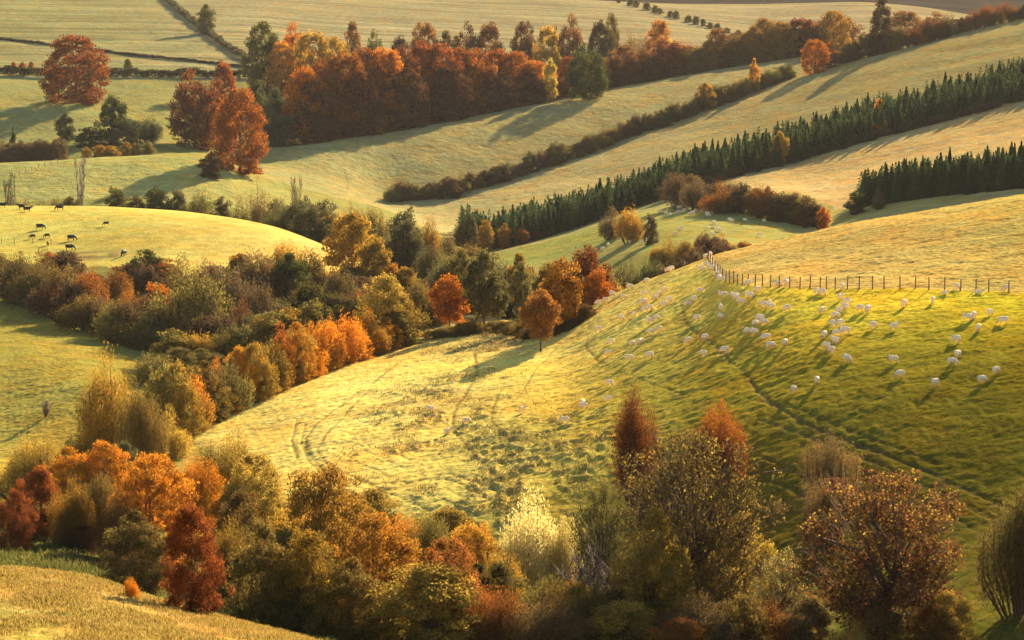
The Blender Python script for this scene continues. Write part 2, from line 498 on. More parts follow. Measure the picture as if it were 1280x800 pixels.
rough = np.zeros_like(ZG)
for (px, py, rx, ry) in [(540, 490, 7, 13), (500, 520, 5, 8), (560, 560, 9, 14), (620, 570, 8, 14), (680, 575, 9, 12), (700, 610, 9, 12), (650, 540, 8, 10), (720, 560, 8, 10), (640, 610, 9, 10), (745, 590, 7, 9), (590, 600, 8, 9), (640, 420, 8, 14), (610, 432, 8, 12), (560, 520, 6, 10)]:
    rough = np.maximum(rough, blob(px, py, rx, ry))
rough *= np.clip(0.5 + 1.1 * vnoise(XG * 0.35, YG * 0.25, 21), 0, 1)
tus = np.clip(vnoise(XG * 1.15, YG * 0.8, 22) + 0.4 * vnoise(XG * 2.4, YG * 1.8, 23), -0.3, 1)
REL += rough * 0.34 * tus
rc = np.clip(rough * (0.35 + 0.8 * np.clip(tus, 0, 1)), 0, 1)[..., None]
CF = CF * (1 - 0.6 * rc) + np.array((0.20, 0.16, 0.06)) * 0.6 * rc
for (px, py, rx, ry, col, w) in [(640, 425, 9, 16, (0.20, 0.10, 0.06), 0.7), (560, 495, 6, 12, (0.24, 0.17, 0.09), 0.45), (90, 318, 7, 4, (0.16, 0.11, 0.06), 0.9), (115, 322, 8, 4, (0.16, 0.11, 0.06), 0.8),
                                 (650, 345, 26, 20, (0.28, 0.18, 0.08), 0.6), (30, 780, 4, 8, (0.22, 0.24, 0.05), 0.8), (110, 790, 4, 6, (0.2, 0.22, 0.05), 0.6), (1120, 190, 40, 8, (0.15, 0.1, 0.06), 0.5)]:
    w_ = (blob(px, py, rx, ry) * w * np.clip(0.7 + 0.8 * vnoise(XG * 0.4, YG * 0.4, 24), 0, 1))[..., None]
    CF = CF * (1 - w_) + np.array(col) * w_

# trodden sheep tracks, wheel marks and field edges: (width m, depth m, darkness, pixels of the line)
TRACKS = [
    (0.32, 0.22, 0.75, [(592, 440), (597, 468), (582, 492), (567, 515), (566, 532), (574, 548), (592, 568), (612, 588), (634, 606), (650, 616)]),
    (0.32, 0.22, 0.7, [(500, 452), (455, 486), (424, 508), (396, 528), (382, 548), (383, 560), (396, 580), (412, 596)]),
    (0.25, 0.15, 0.6, [(455, 492), (420, 530), (404, 548), (396, 562), (408, 578), (428, 596)]),
    (0.25, 0.15, 0.55, [(700, 428), (672, 460), (655, 486), (638, 506)]),
    (0.25, 0.15, 0.55, [(622, 492), (616, 512), (614, 528), (634, 548), (658, 566)]),
    (0.34, 0.25, 0.8, [(856, 402), (868, 414), (884, 422), (910, 448), (934, 466), (946, 486), (966, 506), (1004, 528), (1048, 546), (1100, 566), (1160, 590), (1230, 622), (1290, 650)]),
    (0.25, 0.15, 0.6, [(742, 412), (733, 424), (733, 436), (748, 452), (776, 466), (820, 480), (868, 498)]),
    (0.3, 0.2, 0.6, [(945, 524), (1000, 540), (1060, 566), (1120, 590), (1190, 626), (1290, 676)]),
    (0.3, 0.2, 0.6, [(950, 570), (975, 582), (1000, 594), (1040, 616)]),
    (0.3, 0.2, 0.55, [(1180, 618), (1215, 634), (1250, 652), (1290, 672)]),
    (0.22, 0.12, 0.5, [(850, 380), (856, 398), (860, 404)]),
    (0.3, 0.15, 0.5, [(16, 380), (12, 398), (0, 414), (-10, 425)]),
    (0.5, 0.12, 0.35, [(-10, 476), (40, 476), (78, 482)]),
    (0.6, 0.1, 0.45, [(418, 198), (431, 212), (434, 226), (433, 240)]),
    (0.6, 0.1, 0.4, [(486, 188), (500, 206), (518, 222)]),
    (1.6, 0.1, 0.35, [(148, -4), (178, 30), (206, 56)]),
    (1.6, 0.1, 0.3, [(180, -4), (220, 36), (262, 64)]),
    (3.5, 0.2, 0.25, [(188, 70), (222, 60), (252, 50)]),
    (0.5, 0.1, 0.5, [(884, 320), (890, 333), (899, 344), (925, 353.5), (950, 357.5), (1000, 360), (1060, 361), (1100, 361), (1160, 362), (1220, 364), (1290, 367)]),
    (0.22, 0.12, 0.3, [(414, 560), (450, 580), (500, 600), (560, 628), (610, 650)]), (0.22, 0.12, 0.3, [(430, 552), (480, 574), (540, 602), (600, 632)]), (0.28, 0.2, 0.35, [(396, 574), (440, 596), (500, 622), (550, 644)]),
    (0.28, 0.2, 0.35, [(452, 552), (510, 574), (570, 602), (630, 634)]), (0.25, 0.2, 0.35, [(380, 530), (376, 552), (388, 580), (410, 600)]), (0.25, 0.2, 0.3, [(370, 524), (364, 550), (374, 580)]),
    (0.28, 0.2, 0.35, [(940, 500), (1000, 512), (1080, 545), (1200, 590)]), (0.28, 0.2, 0.35, [(1000, 560), (1080, 590), (1180, 640), (1280, 700)]), (0.28, 0.2, 0.35, [(960, 600), (1010, 622), (1060, 650)]),
    (0.3, 0.25, 0.6, [(500, 606), (560, 590), (600, 604), (650, 622)]),
]
for (wd, dep, dark, pl) in TRACKS:
    pts = []
    for i in range(len(pl) - 1):
        for s in np.linspace(0, 1, 5)[:-1]:
            c_ = cast(pl[i][0] * (1 - s) + pl[i + 1][0] * s + random.Random(i).uniform(-.6, .6), pl[i][1] * (1 - s) + pl[i + 1][1] * s)
            if c_: pts.append(c_)
    pts = np.array(pts)
    r0, r1 = np.searchsorted(YS, pts[:, 1].min() - 3), np.searchsorted(YS, pts[:, 1].max() + 3)
    c0, c1 = np.searchsorted(US, (pts[:, 0] / pts[:, 1]).min() - 0.01), np.searchsorted(US, (pts[:, 0] / pts[:, 1]).max() + 0.01)
    X_, Y_ = XG[r0:r1, c0:c1], YG[r0:r1, c0:c1]
    dm = np.full(X_.shape, 1e9)
    for i in range(len(pts) - 1):
        ax, ay = pts[i][:2]
        bx, by = pts[i + 1][:2] - pts[i][:2]
        L2 = bx * bx + by * by + 1e-9
        if L2 > 900: continue
        s = np.clip(((X_ - ax) * bx + (Y_ - ay) * by) / L2, 0, 1)
        dm = np.minimum(dm, (X_ - ax - s * bx) ** 2 + (Y_ - ay - s * by) ** 2)
    wv = wd * (1 + 0.5 * vnoise(X_ * 0.3, Y_ * 0.3, 31))
    g = np.exp(-dm / (0.6 * wv * wv))
    g *= np.clip(0.75 + 0.6 * vnoise(X_ * 0.12, Y_ * 0.12, 33), 0.1, 1)
    REL[r0:r1, c0:c1] -= dep * 0.5 * g
    k_ = (g * dark * 0.9)[..., None]
    CF[r0:r1, c0:c1] = CF[r0:r1, c0:c1] * (1 - k_) + np.array((0.10, 0.075, 0.035)) * k_
ZG = ZG + REL * sstep(60, 75, YG)


def np_mesh(name, verts, faces_flat, nside, mats, smooth=True, matidx=None):
    me = bpy.data.meshes.new(name)
    nf = len(faces_flat) // nside
    me.vertices.add(len(verts))
    me.vertices.foreach_set("co", np.ascontiguousarray(verts, dtype=np.float32).ravel())
    me.loops.add(len(faces_flat))
    me.loops.foreach_set("vertex_index", np.ascontiguousarray(faces_flat, dtype=np.int32))
    me.polygons.add(nf)
    me.polygons.foreach_set("loop_start", np.arange(0, nf * nside, nside, dtype=np.int32))
    me.polygons.foreach_set("loop_total", np.full(nf, nside, dtype=np.int32))
    for m in mats:
        me.materials.append(m)
    if matidx is not None:
        me.polygons.foreach_set("material_index", np.ascontiguousarray(matidx, dtype=np.int32))
    if smooth:
        me.polygons.foreach_set("use_smooth", np.ones(nf, dtype=bool))
    me.update()
    return me


idx = np.arange(NR * NC).reshape(NR, NC)
quads = np.stack([idx[:-1, :-1], idx[:-1, 1:], idx[1:, 1:], idx[1:, :-1]], axis=-1).reshape(-1)
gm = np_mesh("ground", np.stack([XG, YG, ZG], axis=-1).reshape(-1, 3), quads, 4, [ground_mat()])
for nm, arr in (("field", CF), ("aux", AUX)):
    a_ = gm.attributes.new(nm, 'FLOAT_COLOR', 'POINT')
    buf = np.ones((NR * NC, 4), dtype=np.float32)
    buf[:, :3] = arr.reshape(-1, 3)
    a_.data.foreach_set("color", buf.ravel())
ground_ob = bpy.data.objects.new("ground", gm)
ground_ob["kind"] = "structure"
COL.objects.link(ground_ob)
print("ground", NR, NC, NR * NC, "z", ZG.min(), ZG.max())
# ------------------------------------------------------------------ things, parts, labels
ORD = "first second third fourth fifth sixth seventh eighth ninth tenth eleventh twelfth thirteenth fourteenth fifteenth sixteenth seventeenth eighteenth nineteenth".split()
TENS = {2: ("twentieth", "twenty"), 3: ("thirtieth", "thirty"), 4: ("fortieth", "forty"), 5: ("fiftieth", "fifty")}


def ordn(i):
    """i = 0, 1, 2 ... -> first, second, third ..."""
    if i < 19:
        return ORD[i]
    t, u = divmod(i + 1, 10)
    return TENS[t][0] if u == 0 else TENS[t][1] + "-" + ORD[u - 1]


def tag(o, label, cat, group=None, kind=None):
    if label: o["label"] = label
    if cat: o["category"] = cat
    if group: o["group"] = group
    if kind: o["kind"] = kind
    return o


def link(name, me, parent=None, loc=(0, 0, 0), rz=0.0, scale=(1, 1, 1)):
    o = bpy.data.objects.new(name, me)
    COL.objects.link(o)
    o.location = loc
    o.rotation_euler = (0, 0, rz)
    o.scale = scale
    if parent is not None:
        o.parent = parent
    return o


# ------------------------------------------------------------------ tree meshes, all one unit wide and one unit high
def tube(V, Fq, pts, rad, n=5):
    pts = np.asarray(pts, float)
    base = len(V)
    for i, p in enumerate(pts):
        d = pts[min(i + 1, len(pts) - 1)] - pts[max(i - 1, 0)]
        d /= np.linalg.norm(d) + 1e-9
        a = np.cross(d, (0.31, 0.95, 0.05))
        a /= np.linalg.norm(a) + 1e-9
        b = np.cross(d, a)
        for k in range(n):
            th = 2 * math.pi * k / n
            V.append(p + rad[i] * (a * math.cos(th) + b * math.sin(th)))
    for i in range(len(pts) - 1):
        for k in range(n):
            Fq.extend((base + i * n + k, base + i * n + (k + 1) % n, base + (i + 1) * n + (k + 1) % n, base + (i + 1) * n + k))


def bent(rng, a, b, k=4, sag=0.08):
    a, b = np.asarray(a, float), np.asarray(b, float)
    L = np.linalg.norm(b - a)
    out = []
    off = rng.normal(0, sag * L, 3)
    for i in range(k + 1):
        s = i / k
        out.append(a * (1 - s) + b * s + off * math.sin(math.pi * s) + rng.normal(0, sag * 0.25 * L, 3) * (0 < i < k))
    return out


def leaves_mesh(name, C, A, N, ln, wd, rnd, val, mat):
    """leaf quads: centre C, long axis A, normal N, half length, half width; each leaf a bent diamond"""
    A = A / (np.linalg.norm(A, axis=1, keepdims=True) + 1e-9)
    B = np.cross(N, A)
    B /= (np.linalg.norm(B, axis=1, keepdims=True) + 1e-9)
    n = len(C)
    V = np.empty((n, 4, 3))
    V[:, 0] = C - A * ln[:, None]
    V[:, 1] = C + B * wd[:, None] + A * (ln * 0.15)[:, None]
    V[:, 2] = C + A * ln[:, None]
    V[:, 3] = C - B * wd[:, None] + A * (ln * 0.15)[:, None]
    me = np_mesh(name, V.reshape(-1, 3), np.arange(n * 4), 4, [mat], smooth=False)
    for nm, arr in (("rnd", rnd), ("val", val)):
        at_ = me.attributes.new(nm, 'FLOAT', 'POINT')
        at_.data.foreach_set("value", np.repeat(arr, 4).astype(np.float32))
    return me


PROFILES = {
    # z, half width (of 0.5): outline of the crown from its foot to its top
    'round': [(0.10, .26), (0.2, .42), (0.35, .5), (0.55, .5), (0.72, .43), (0.86, .33), (0.95, .2), (1.0, .09)],
    'tall': [(0.06, .30), (0.2, .42), (0.4, .5), (0.6, .48), (0.78, .42), (0.9, .30), (1.0, .1)],
    'beech': [(0.02, .34), (0.15, .44), (0.35, .5), (0.55, .5), (0.72, .45), (0.85, .36), (0.94, .25), (1.0, .12)],
    'bush': [(0.0, .36), (0.12, .46), (0.3, .5), (0.55, .46), (0.75, .36), (0.9, .22), (1.0, .05)],
    'standard': [(0.26, .20), (0.36, .40), (0.5, .5), (0.66, .5), (0.8, .40), (0.92, .24), (1.0, .04)],
    'cone': [(0.08, .36), (0.2, .48), (0.35, .48), (0.55, .38), (0.75, .24), (0.9, .11), (1.0, .015)],
    'open': [(0.16, .20), (0.30, .40), (0.5, .5), (0.66, .5), (0.8, .45), (0.92, .33), (1.0, .12)],
}


def crown(kind, seed, nclump, nleaf, leaf, aspect=1.6, up=0.2, cr=0.12, fill=0.55, lump=0.22):
    rng = np.random.default_rng(seed)
    pz = np.array([p[0] for p in PROFILES[kind]])
    pr = np.array([p[1] for p in PROFILES[kind]])
    zz = np.linspace(pz[0], 1, 200)
    w = np.interp(zz, pz, pr) ** 1.5 + 0.03
    cz = rng.choice(zz, nclump, p=w / w.sum())
    th = rng.uniform(0, 2 * math.pi, nclump)
    ph = rng.uniform(0, 6.28, 4)
    env = 1 + lump * (0.5 * np.sin(2 * th + ph[0] + 5 * cz) + 0.5 * np.sin(3 * th + ph[1] - 7 * cz) + 0.35 * np.sin(5 * th + ph[2] + 11 * cz))
    r = np.interp(cz, pz, pr) * env
    rad = np.maximum(r - cr * 0.75, 0.01) * rng.uniform(0, 1, nclump) ** (1 - fill)
    cc = np.stack([rad * np.cos(th), rad * np.sin(th), cz - cr * 0.35], axis=1)
    cc[:, 2] += 0.04 * rng.normal(size=nclump) * (cz < 0.93)
    crs = cr * rng.uniform(0.65, 1.3, nclump)
    which = rng.choice(nclump, nleaf, p=crs ** 2 / (crs ** 2).sum())
    d = rng.normal(size=(nleaf, 3))
    d /= np.linalg.norm(d, axis=1, keepdims=True)
    d[:, 2] = np.where(d[:, 2] < 0, d[:, 2] * 0.6, d[:, 2])
    rr = crs[which] * rng.uniform(0.25, 1, nleaf) ** 0.5 * (1 + 0.12 * rng.normal(size=nleaf))
    P = cc[which] + d * rr[:, None] * np.array((1, 1, 0.8))
    P[:, 2] = np.clip(P[:, 2], 0.0, 1.02)
    A = rng.normal(size=(nleaf, 3)) * 0.7 + d * 0.5 + np.array((0, 0, up * 2.5))
    Nn = d + 0.9 * rng.normal(size=(nleaf, 3))
    ln = leaf * rng.uniform(0.6, 1.3, nleaf)
    # a colour value per clump and per leaf; the second colour collects in some clumps and towards the tips
    cv = rng.uniform(0, 1, nclump)
    tip = np.clip((np.hypot(P[:, 0], P[:, 1]) * 1.2 + P[:, 2] - 0.55) * 1.1, 0, 1)
    rnd = np.clip(0.45 * cv[which] + 0.35 * rng.uniform(0, 1, nleaf) + 0.35 * tip - 0.1, 0, 1)
    if kind == 'open':
        rnd = np.where(rng.uniform(0, 1, nleaf) < 0.12 + 0.35 * tip * cv[which], 1.0, 0.25 * rnd)
    val = np.clip(0.5 + 0.28 * (cv[which] - 0.5) + 0.22 * rng.normal(size=nleaf), 0, 1)
    me = leaves_mesh("crown", P, A, Nn, ln, ln / aspect, rnd, val, M_LEAF)
    # wood
    V, Fq = [], []
    z0 = pz[0]
    fork = z0 * 0.5 + 0.17
    tr = 0.022 if kind != 'open' else 0.032
    lean = rng.normal(0, 0.02, 2)
    tp = np.array((lean[0], lean[1], fork))
    tube(V, Fq, [(0, 0, -0.04), (lean[0] * .3, lean[1] * .3, fork * 0.4), tp], [tr * 1.35, tr, tr * 0.85], 7)
    top = np.array((lean[0] * 2, lean[1] * 2, 0.86))
    mids = bent(rng, tp, top, 4, 0.05)
    tube(V, Fq, mids, [tr * .8, tr * .62, tr * .42, tr * .25, tr * .1], 6)
    order = rng.permutation(nclump)
    nl = 26 if kind == 'open' else 12
    for k in order[:nl]:
        s = np.clip((cc[k, 2] - fork) / 0.9, 0, 0.8) * rng.uniform(0.2, 0.75)
        st = tp * (1 - s) + top * s
        r0 = tr * (0.62 - 0.4 * s)
        br = bent(rng, st, cc[k], 4, 0.09)
        tube(V, Fq, br, [r0, r0 * .75, r0 * .5, r0 * .3, r0 * .12], 5)
        for j in range(4 if kind == 'open' else 1):
            k2 = order[rng.integers(nclump)]
            e = cc[k2]
            b0 = np.asarray(br[rng.integers(1, 4)])
            if np.linalg.norm(e - b0) < 0.3:
                tube(V, Fq, bent(rng, b0, e, 3, 0.09), [r0 * .4, r0 * .28, r0 * .18, r0 * .07], 4)
    if kind == 'open':
        for k in range(900):
            c0 = cc[rng.integers(nclump)]
            st = c0 + rng.normal(0, 0.035, 3)
            inw = np.array((st[0] * 0.55, st[1] * 0.55, st[2] - 0.13))
            dd = (st - inw) * rng.uniform(0.5, 1.1) + rng.normal(0, 0.03, 3)
            e = st + dd * 0.55
            if e[2] < 1.01:
                tube(V, Fq, [st - dd * 0.5, st + rng.normal(0, 0.006, 3), e], [0.0024, 0.0017, 0.0006], 3)
    wood = np_mesh("trunk", np.array(V), np.array(Fq), 4, [M_BARK])
    return wood, me


def brush(seed, nstem, nleaf, leaf, aspect=3.2, spread=1.0, dome=0.62, gap=0.0, twigmat=None):
    """upright twiggy shrub: stems fan out of the foot, fine upright sprays fill a domed outline"""
    rng = np.random.default_rng(seed)
    # several domed heads of unlike size share the foot
    ns = 7
    sa = rng.uniform(0, 6.283) + np.arange(ns) * 2.4
    so = np.r_[0.0, rng.uniform(0.14, 0.30, ns - 1)] * spread
    sr = rng.uniform(0.17, 0.27, ns) * spread
    sh = np.clip(1.0 - 1.1 * so * rng.uniform(0.2, 1.5, ns), 0.45, 1.0) * rng.uniform(0.86, 1.0, ns)
    sub = rng.choice(ns, nstem, p=sr ** 2 / (sr ** 2).sum())
    th = rng.uniform(0, 2 * math.pi, nstem)
    q = np.sqrt(rng.uniform(0.0, 1, nstem))
    ph = rng.uniform(0, 6.28, 3)
    top = sh[sub] * (1 - (1 - dome) * 0.9 * q ** 2.2) * (1 + 0.07 * rng.normal(size=nstem))
    top /= top.max()
    cx, cy_ = so * np.cos(sa), so * np.sin(sa)
    T = np.stack([cx[sub] + sr[sub] * q * np.cos(th), cy_[sub] + sr[sub] * q * np.sin(th), top], axis=1)
    B = np.stack([T[:, 0] * 0.8, T[:, 1] * 0.8, np.zeros(nstem)], axis=1)
    th = np.arctan2(T[:, 1], T[:, 0])
    q = np.clip(np.hypot(T[:, 0], T[:, 1]) / 0.46, 0, 1)
    hue = rng.uniform(0, 1, ns)
    w = rng.integers(0, nstem, nleaf)
    s = rng.uniform(0.06, 1, nleaf) ** 0.62
    bow = np.sin(s * math.pi * 0.5)
    P = np.empty((nleaf, 3))
    P[:, :2] = B[w, :2] + (T[w, :2] - B[w, :2]) * bow[:, None]
    P[:, 2] = T[w, 2] * s
    wid = 0.045 * (1.15 - 0.5 * s)
    P += rng.normal(size=(nleaf, 3)) * np.stack([wid, wid, 0.03 + 0 * wid], axis=1)
    P[:, 2] = np.clip(P[:, 2], 0, 1.0)
    out_ = T[w] - B[w]
    A = (out_ + T[w] * np.array((0.5, 0.5, 0))) / np.linalg.norm(out_, axis=1, keepdims=True) + 0.6 * rng.normal(size=(nleaf, 3))
    rad = np.stack([P[:, 0], P[:, 1], 0.25 * np.ones(nleaf)], axis=1)
    Nn = rad / (np.linalg.norm(rad, axis=1, keepdims=True) + 1e-6) + 0.8 * rng.normal(size=(nleaf, 3))
    ln = leaf * rng.uniform(0.6, 1.4, nleaf)
    cv = np.clip(hue[sub] + 0.2 * np.sin(2.3 * th + ph[2] + 3 * q), 0, 1)
    rnd = np.clip(0.5 * cv[w] + 0.3 * rng.uniform(0, 1, nleaf) + 0.45 * (s - 0.5), 0, 1)
    val = np.clip(0.5 + 0.25 * (cv[w] - 0.5) + 0.2 * rng.normal(size=nleaf), 0, 1)
    me = leaves_mesh("crown", P, A, Nn, ln, ln / aspect, rnd, val, M_LEAF)
    V, Fq = [], []
    for k in range(min(nstem, 26)):
        e = T[k] * 0.96
        m = B[k] * 0.5 + T[k] * 0.5
        m[:2] = B[k, :2] + (T[k, :2] - B[k, :2]) * 0.7
        tube(V, Fq, [B[k] * 0.5 - np.array((0, 0, .03)), m, e], [0.012, 0.008, 0.002], 4)
    wood = np_mesh("trunk", np.array(V), np.array(Fq), 4, [M_BARK])
    return wood, me


def bare(seed, stems=5, twigs=260, fan=0.8):
    """leafless tree: trunk mesh and a crown of bare twigs"""
    rng = np.random.default_rng(seed)
    V, Fq, V2, F2 = [], [], [], []
    ends = []
    for k in range(stems):
        a = rng.uniform(0, 6.28)
        r = rng.uniform(0.05, fan * 0.55)
        e = np.array((r * math.cos(a), r * math.sin(a), rng.uniform(0.72, 1.0)))
        st = np.array((0.02 * math.cos(a), 0.02 * math.sin(a), -0.03))
        b = bent(rng, st, e, 5, 0.05)
        tube(V, Fq, b, [0.016, 0.012, 0.009, 0.006, 0.004, 0.0015], 5)
        ends.append(b)
    for k in range(twigs):
        b = ends[rng.integers(stems)]
        i = rng.integers(1, 5)
        s = rng.uniform()
        st = np.asarray(b[i]) * (1 - s) + np.asarray(b[min(i + 1, 5)]) * s
        a = rng.uniform(0, 6.28)
        L = rng.uniform(0.08, 0.26) * (1.15 - 0.5 * st[2])
        e = st + L * np.array((0.75 * math.cos(a), 0.75 * math.sin(a), rng.uniform(0.5, 1.1)))
        e[:2] = np.clip(e[:2], -0.5, 0.5)
        e[2] = min(e[2], 1.0)
        m = (st + e) / 2 + rng.normal(0, 0.012, 3)
        tube(V2, F2, [st, m, e], [0.006, 0.0045, 0.0015], 3)
        for j in range(3):
            e2 = m + (e - m) * rng.uniform(0.1, 0.8) + rng.normal(0, 0.045, 3) + np.array((0, 0, 0.03))
            tube(V2, F2, [m, e2], [0.004, 0.0012], 3)
    return np_mesh("trunk", np.array(V), np.array(Fq), 4, [M_BARK]), np_mesh("crown", np.array(V2), np.array(F2), 4, [M_TWIG])


def conifer(seed):
    """spruce as one mesh: drooping tiers of needle sprays round a stem"""
    rng = np.random.default_rng(seed)
    n = 3400
    s = rng.uniform(0, 1, n) ** 0.7
    z = 0.02 + 0.98 * (1 - s)
    nt = 11 + seed % 3
    zt_ = z + 0.02 * rng.normal(size=n)
    tier = np.floor(zt_ * nt) / nt
    fr = np.clip((zt_ - tier) * nt, 0, 1)
    r = 0.5 * np.clip(1 - z, 0, 1) ** 0.95 * (1.1 - 0.62 * fr) * rng.uniform(0.3, 1, n) ** 0.5
    th = rng.uniform(0, 6.283, n)
    r *= 1 + 0.34 * np.sin(4 * th + 17 * tier + seed) * np.sin(7 * th - 29 * tier)
    P = np.stack([r * np.cos(th), r * np.sin(th), z - 0.03 * r], axis=1)
    A = np.stack([np.cos(th), np.sin(th), -0.25 + 1.0 * (z > 0.93)], axis=1) + 0.35 * rng.normal(size=(n, 3))
    Nn = np.array((0, 0, 1.0)) + 0.7 * rng.normal(size=(n, 3))
    ln = 0.05 * rng.uniform(0.6, 1.3, n)
    rnd = np.clip(rng.uniform(0, 1, n) * 0.7 + 0.3 * z, 0, 1)
    val = np.clip(0.5 + 0.2 * rng.normal(size=n), 0, 1)
    me = leaves_mesh("conifer", P, A, Nn, ln, ln / 2.4, rnd, val, M_LEAF)
    return me


# (kind) -> list of (trunk, crown) variants; 'x' = finer leaves for the trees that stand close
LIB = {}


def lib(kind):
    if kind not in LIB:
        k, fine = (kind[:-1], True) if kind.endswith('+') else (kind, False)
        h = sum(ord(c) for c in kind) * 7
        if k == 'brush':
            LIB[kind] = [brush(h + i, 210 if not fine else 420, 9500 if not fine else 30000, 0.020 if not fine else 0.0125) for i in range(4 if not fine else 3)]
        elif k == 'wispy':
            LIB[kind] = [brush(h + i, 120, 5200 if not fine else 14000, 0.02 if not fine else 0.014, 4.0, 0.95, 0.7) for i in range(2)]
        elif k == 'bare':
            LIB[kind] = [bare(h + i, 5 + i, 200) for i in range(3)]
        elif k == 'barebush':
            LIB[kind] = [bare(h + i, 16, 420, 0.85) for i in range(2)]
        elif k == 'open':
            LIB[kind] = [crown('open', h + i, 330, 22000, 0.0074, 1.5, 0.0, 0.062, 0.5, 0.26) for i in range(2)]
        elif k == 'beech':
            LIB[kind] = [crown('beech', h + i, 240 if not fine else 320, 15000 if not fine else 30000, 0.0165 if not fine else 0.0112, 1.6, 0.2, 0.085 if not fine else 0.075, 0.72, 0.09 if not fine else 0.16) for i in range(4 if not fine else 3)]
        elif k == 'openbig':
            LIB[kind] = [crown('open', h + i, 330, 25000, 0.0088, 1.5, 0.0, 0.07, 0.5, 0.24) for i in range(1)]
        else:
            nl, lf, ncl, cr = (10500, 0.020, 110, 0.11) if not fine else (26000, 0.012, 190, 0.09)
            LIB[kind] = [crown(k, h + i, ncl, nl, lf, 1.6, 0.15, cr, 0.6) for i in range(3)]
    return LIB[kind]


RNG = random.Random(11)
N_OF = {}


def tree(px, top, w, base, kind, ca, cb, label, cat="tree", group=None, name=None, wx=1.0, dlean=0.0):
    """a tree or shrub whose crown spans w photo pixels and reaches up to photo row top at its distance.
    base: the distance in metres, or minus the photo row where the foot shows"""
    if base < 0:
        p = cast(px, -base)
        if p is None:
            print("no ground", px, base); return None
        x, y, z = p
    else:
        x, y, z = at(px, base)
        x = pix_ut(px, top + 25)[0] * y
        z = ground(x, y)
    u, t = pix_ut(px, top)
    h = (CAM_Z - t * y) - z
    if h < 0.6:
        print("LOW", px, top, base, round(h, 2)); h = 0.6
    wm = w / F * y * wx
    var = lib(kind)
    i = N_OF.get(kind, 0)
    N_OF[kind] = i + 1
    wood, leaf = var[i % len(var)]
    if cat == "shrub":
        cat = "bramble" if "bramble" in label else ("bush" if re.search(r"^\S+( \S+){0,6}? bush", label) else "shrub")
    nm = name or ("hedge_shrub" if "hedge" in (group or "") else cat)
    if len(label.split()) > 16: print("LONG", label)
    e = bpy.data.objects.new(nm, None)
    e.empty_display_size = 0.5
    COL.objects.link(e)
    e.location = (x, y, z - 0.1)
    e.rotation_euler = (0, 0, RNG.uniform(0, 6.283))
    e.scale = (wm, wm * RNG.uniform(0.85, 1.1), h + 0.1)
    tag(e, label, cat, group)
    o1 = link("trunk", wood, e)
    o2 = link("crown", leaf, e)
    k = RNG.uniform(0.88, 1.12)
    o2.color = (ca[0] * k, ca[1] * k, ca[2] * k, 1)
    o2["tint"] = (cb[0] * k, cb[1] * k, cb[2] * k)
    return e


# leaf colours
RUST, RUST2 = (0.28, 0.08, 0.015), (0.40, 0.13, 0.02)
DKRUST = (0.17, 0.06, 0.025)
RED = (0.42, 0.115, 0.025)
ORANGE, ORANGE2 = (0.78, 0.25, 0.02), (0.84, 0.35, 0.03)
AMBER, GOLD = (0.52, 0.27, 0.03), (0.62, 0.39, 0.06)
YELLOW, PALE = (0.76, 0.58, 0.12), (0.95, 0.78, 0.28)
OLIVE, OLIVE2 = (0.17, 0.14, 0.035), (0.30, 0.23, 0.05)
GREEN, GREEN2 = (0.065, 0.085, 0.022), (0.11, 0.12, 0.03)
GREYG = (0.13, 0.125, 0.06)
BROWN, BROWN2 = (0.15, 0.09, 0.035), (0.27, 0.155, 0.04)
PURP = (0.13, 0.08, 0.045)
GREYB = (0.18, 0.135, 0.065)
SPRUCE, SPRUCE2 = (0.040, 0.075, 0.028), (0.085, 0.125, 0.04)


def row(pts, n, hpx, wpx, kinds, cols, label, cat, group, name=None, dist=None, jx=0.35, seed=1, jd=0.0):
    """n shrubs along a line of photo points (x, foot y) or (x, distance)"""
    r = random.Random(seed)
    pts = np.array(pts, float)
    seg = np.r_[0, np.cumsum(np.hypot(np.diff(pts[:, 0]), np.diff(pts[:, 1]) if dist is None else np.diff(pts[:, 0]) * 0))]
    outl = []
    for i in range(n):
        s = (i + 0.5 + r.uniform(-jx, jx)) / n * seg[-1]
        px, b = np.interp(s, seg, pts[:, 0]), np.interp(s, seg, pts[:, 1])
        hh = r.uniform(*hpx)
        if dist is None:
            p = cast(px, b)
            if p is None: continue
            d = p[1] + r.uniform(-jd, jd)
            top = b - hh
        else:
            d = b + r.uniform(-jd, jd)
            g = at(px, d)
            row_y = 400 - F * math.tan(PITCH - math.atan((CAM_Z - g[2]) / d))
            top = row_y - hh
        ca, cb = r.choice(cols)
        lab = label.replace("#", ordn(i)) if "#" in label else label
        outl.append(tree(px, top, r.uniform(*wpx), d, r.choice(kinds), ca, cb, lab, cat, group, name))
    return outl


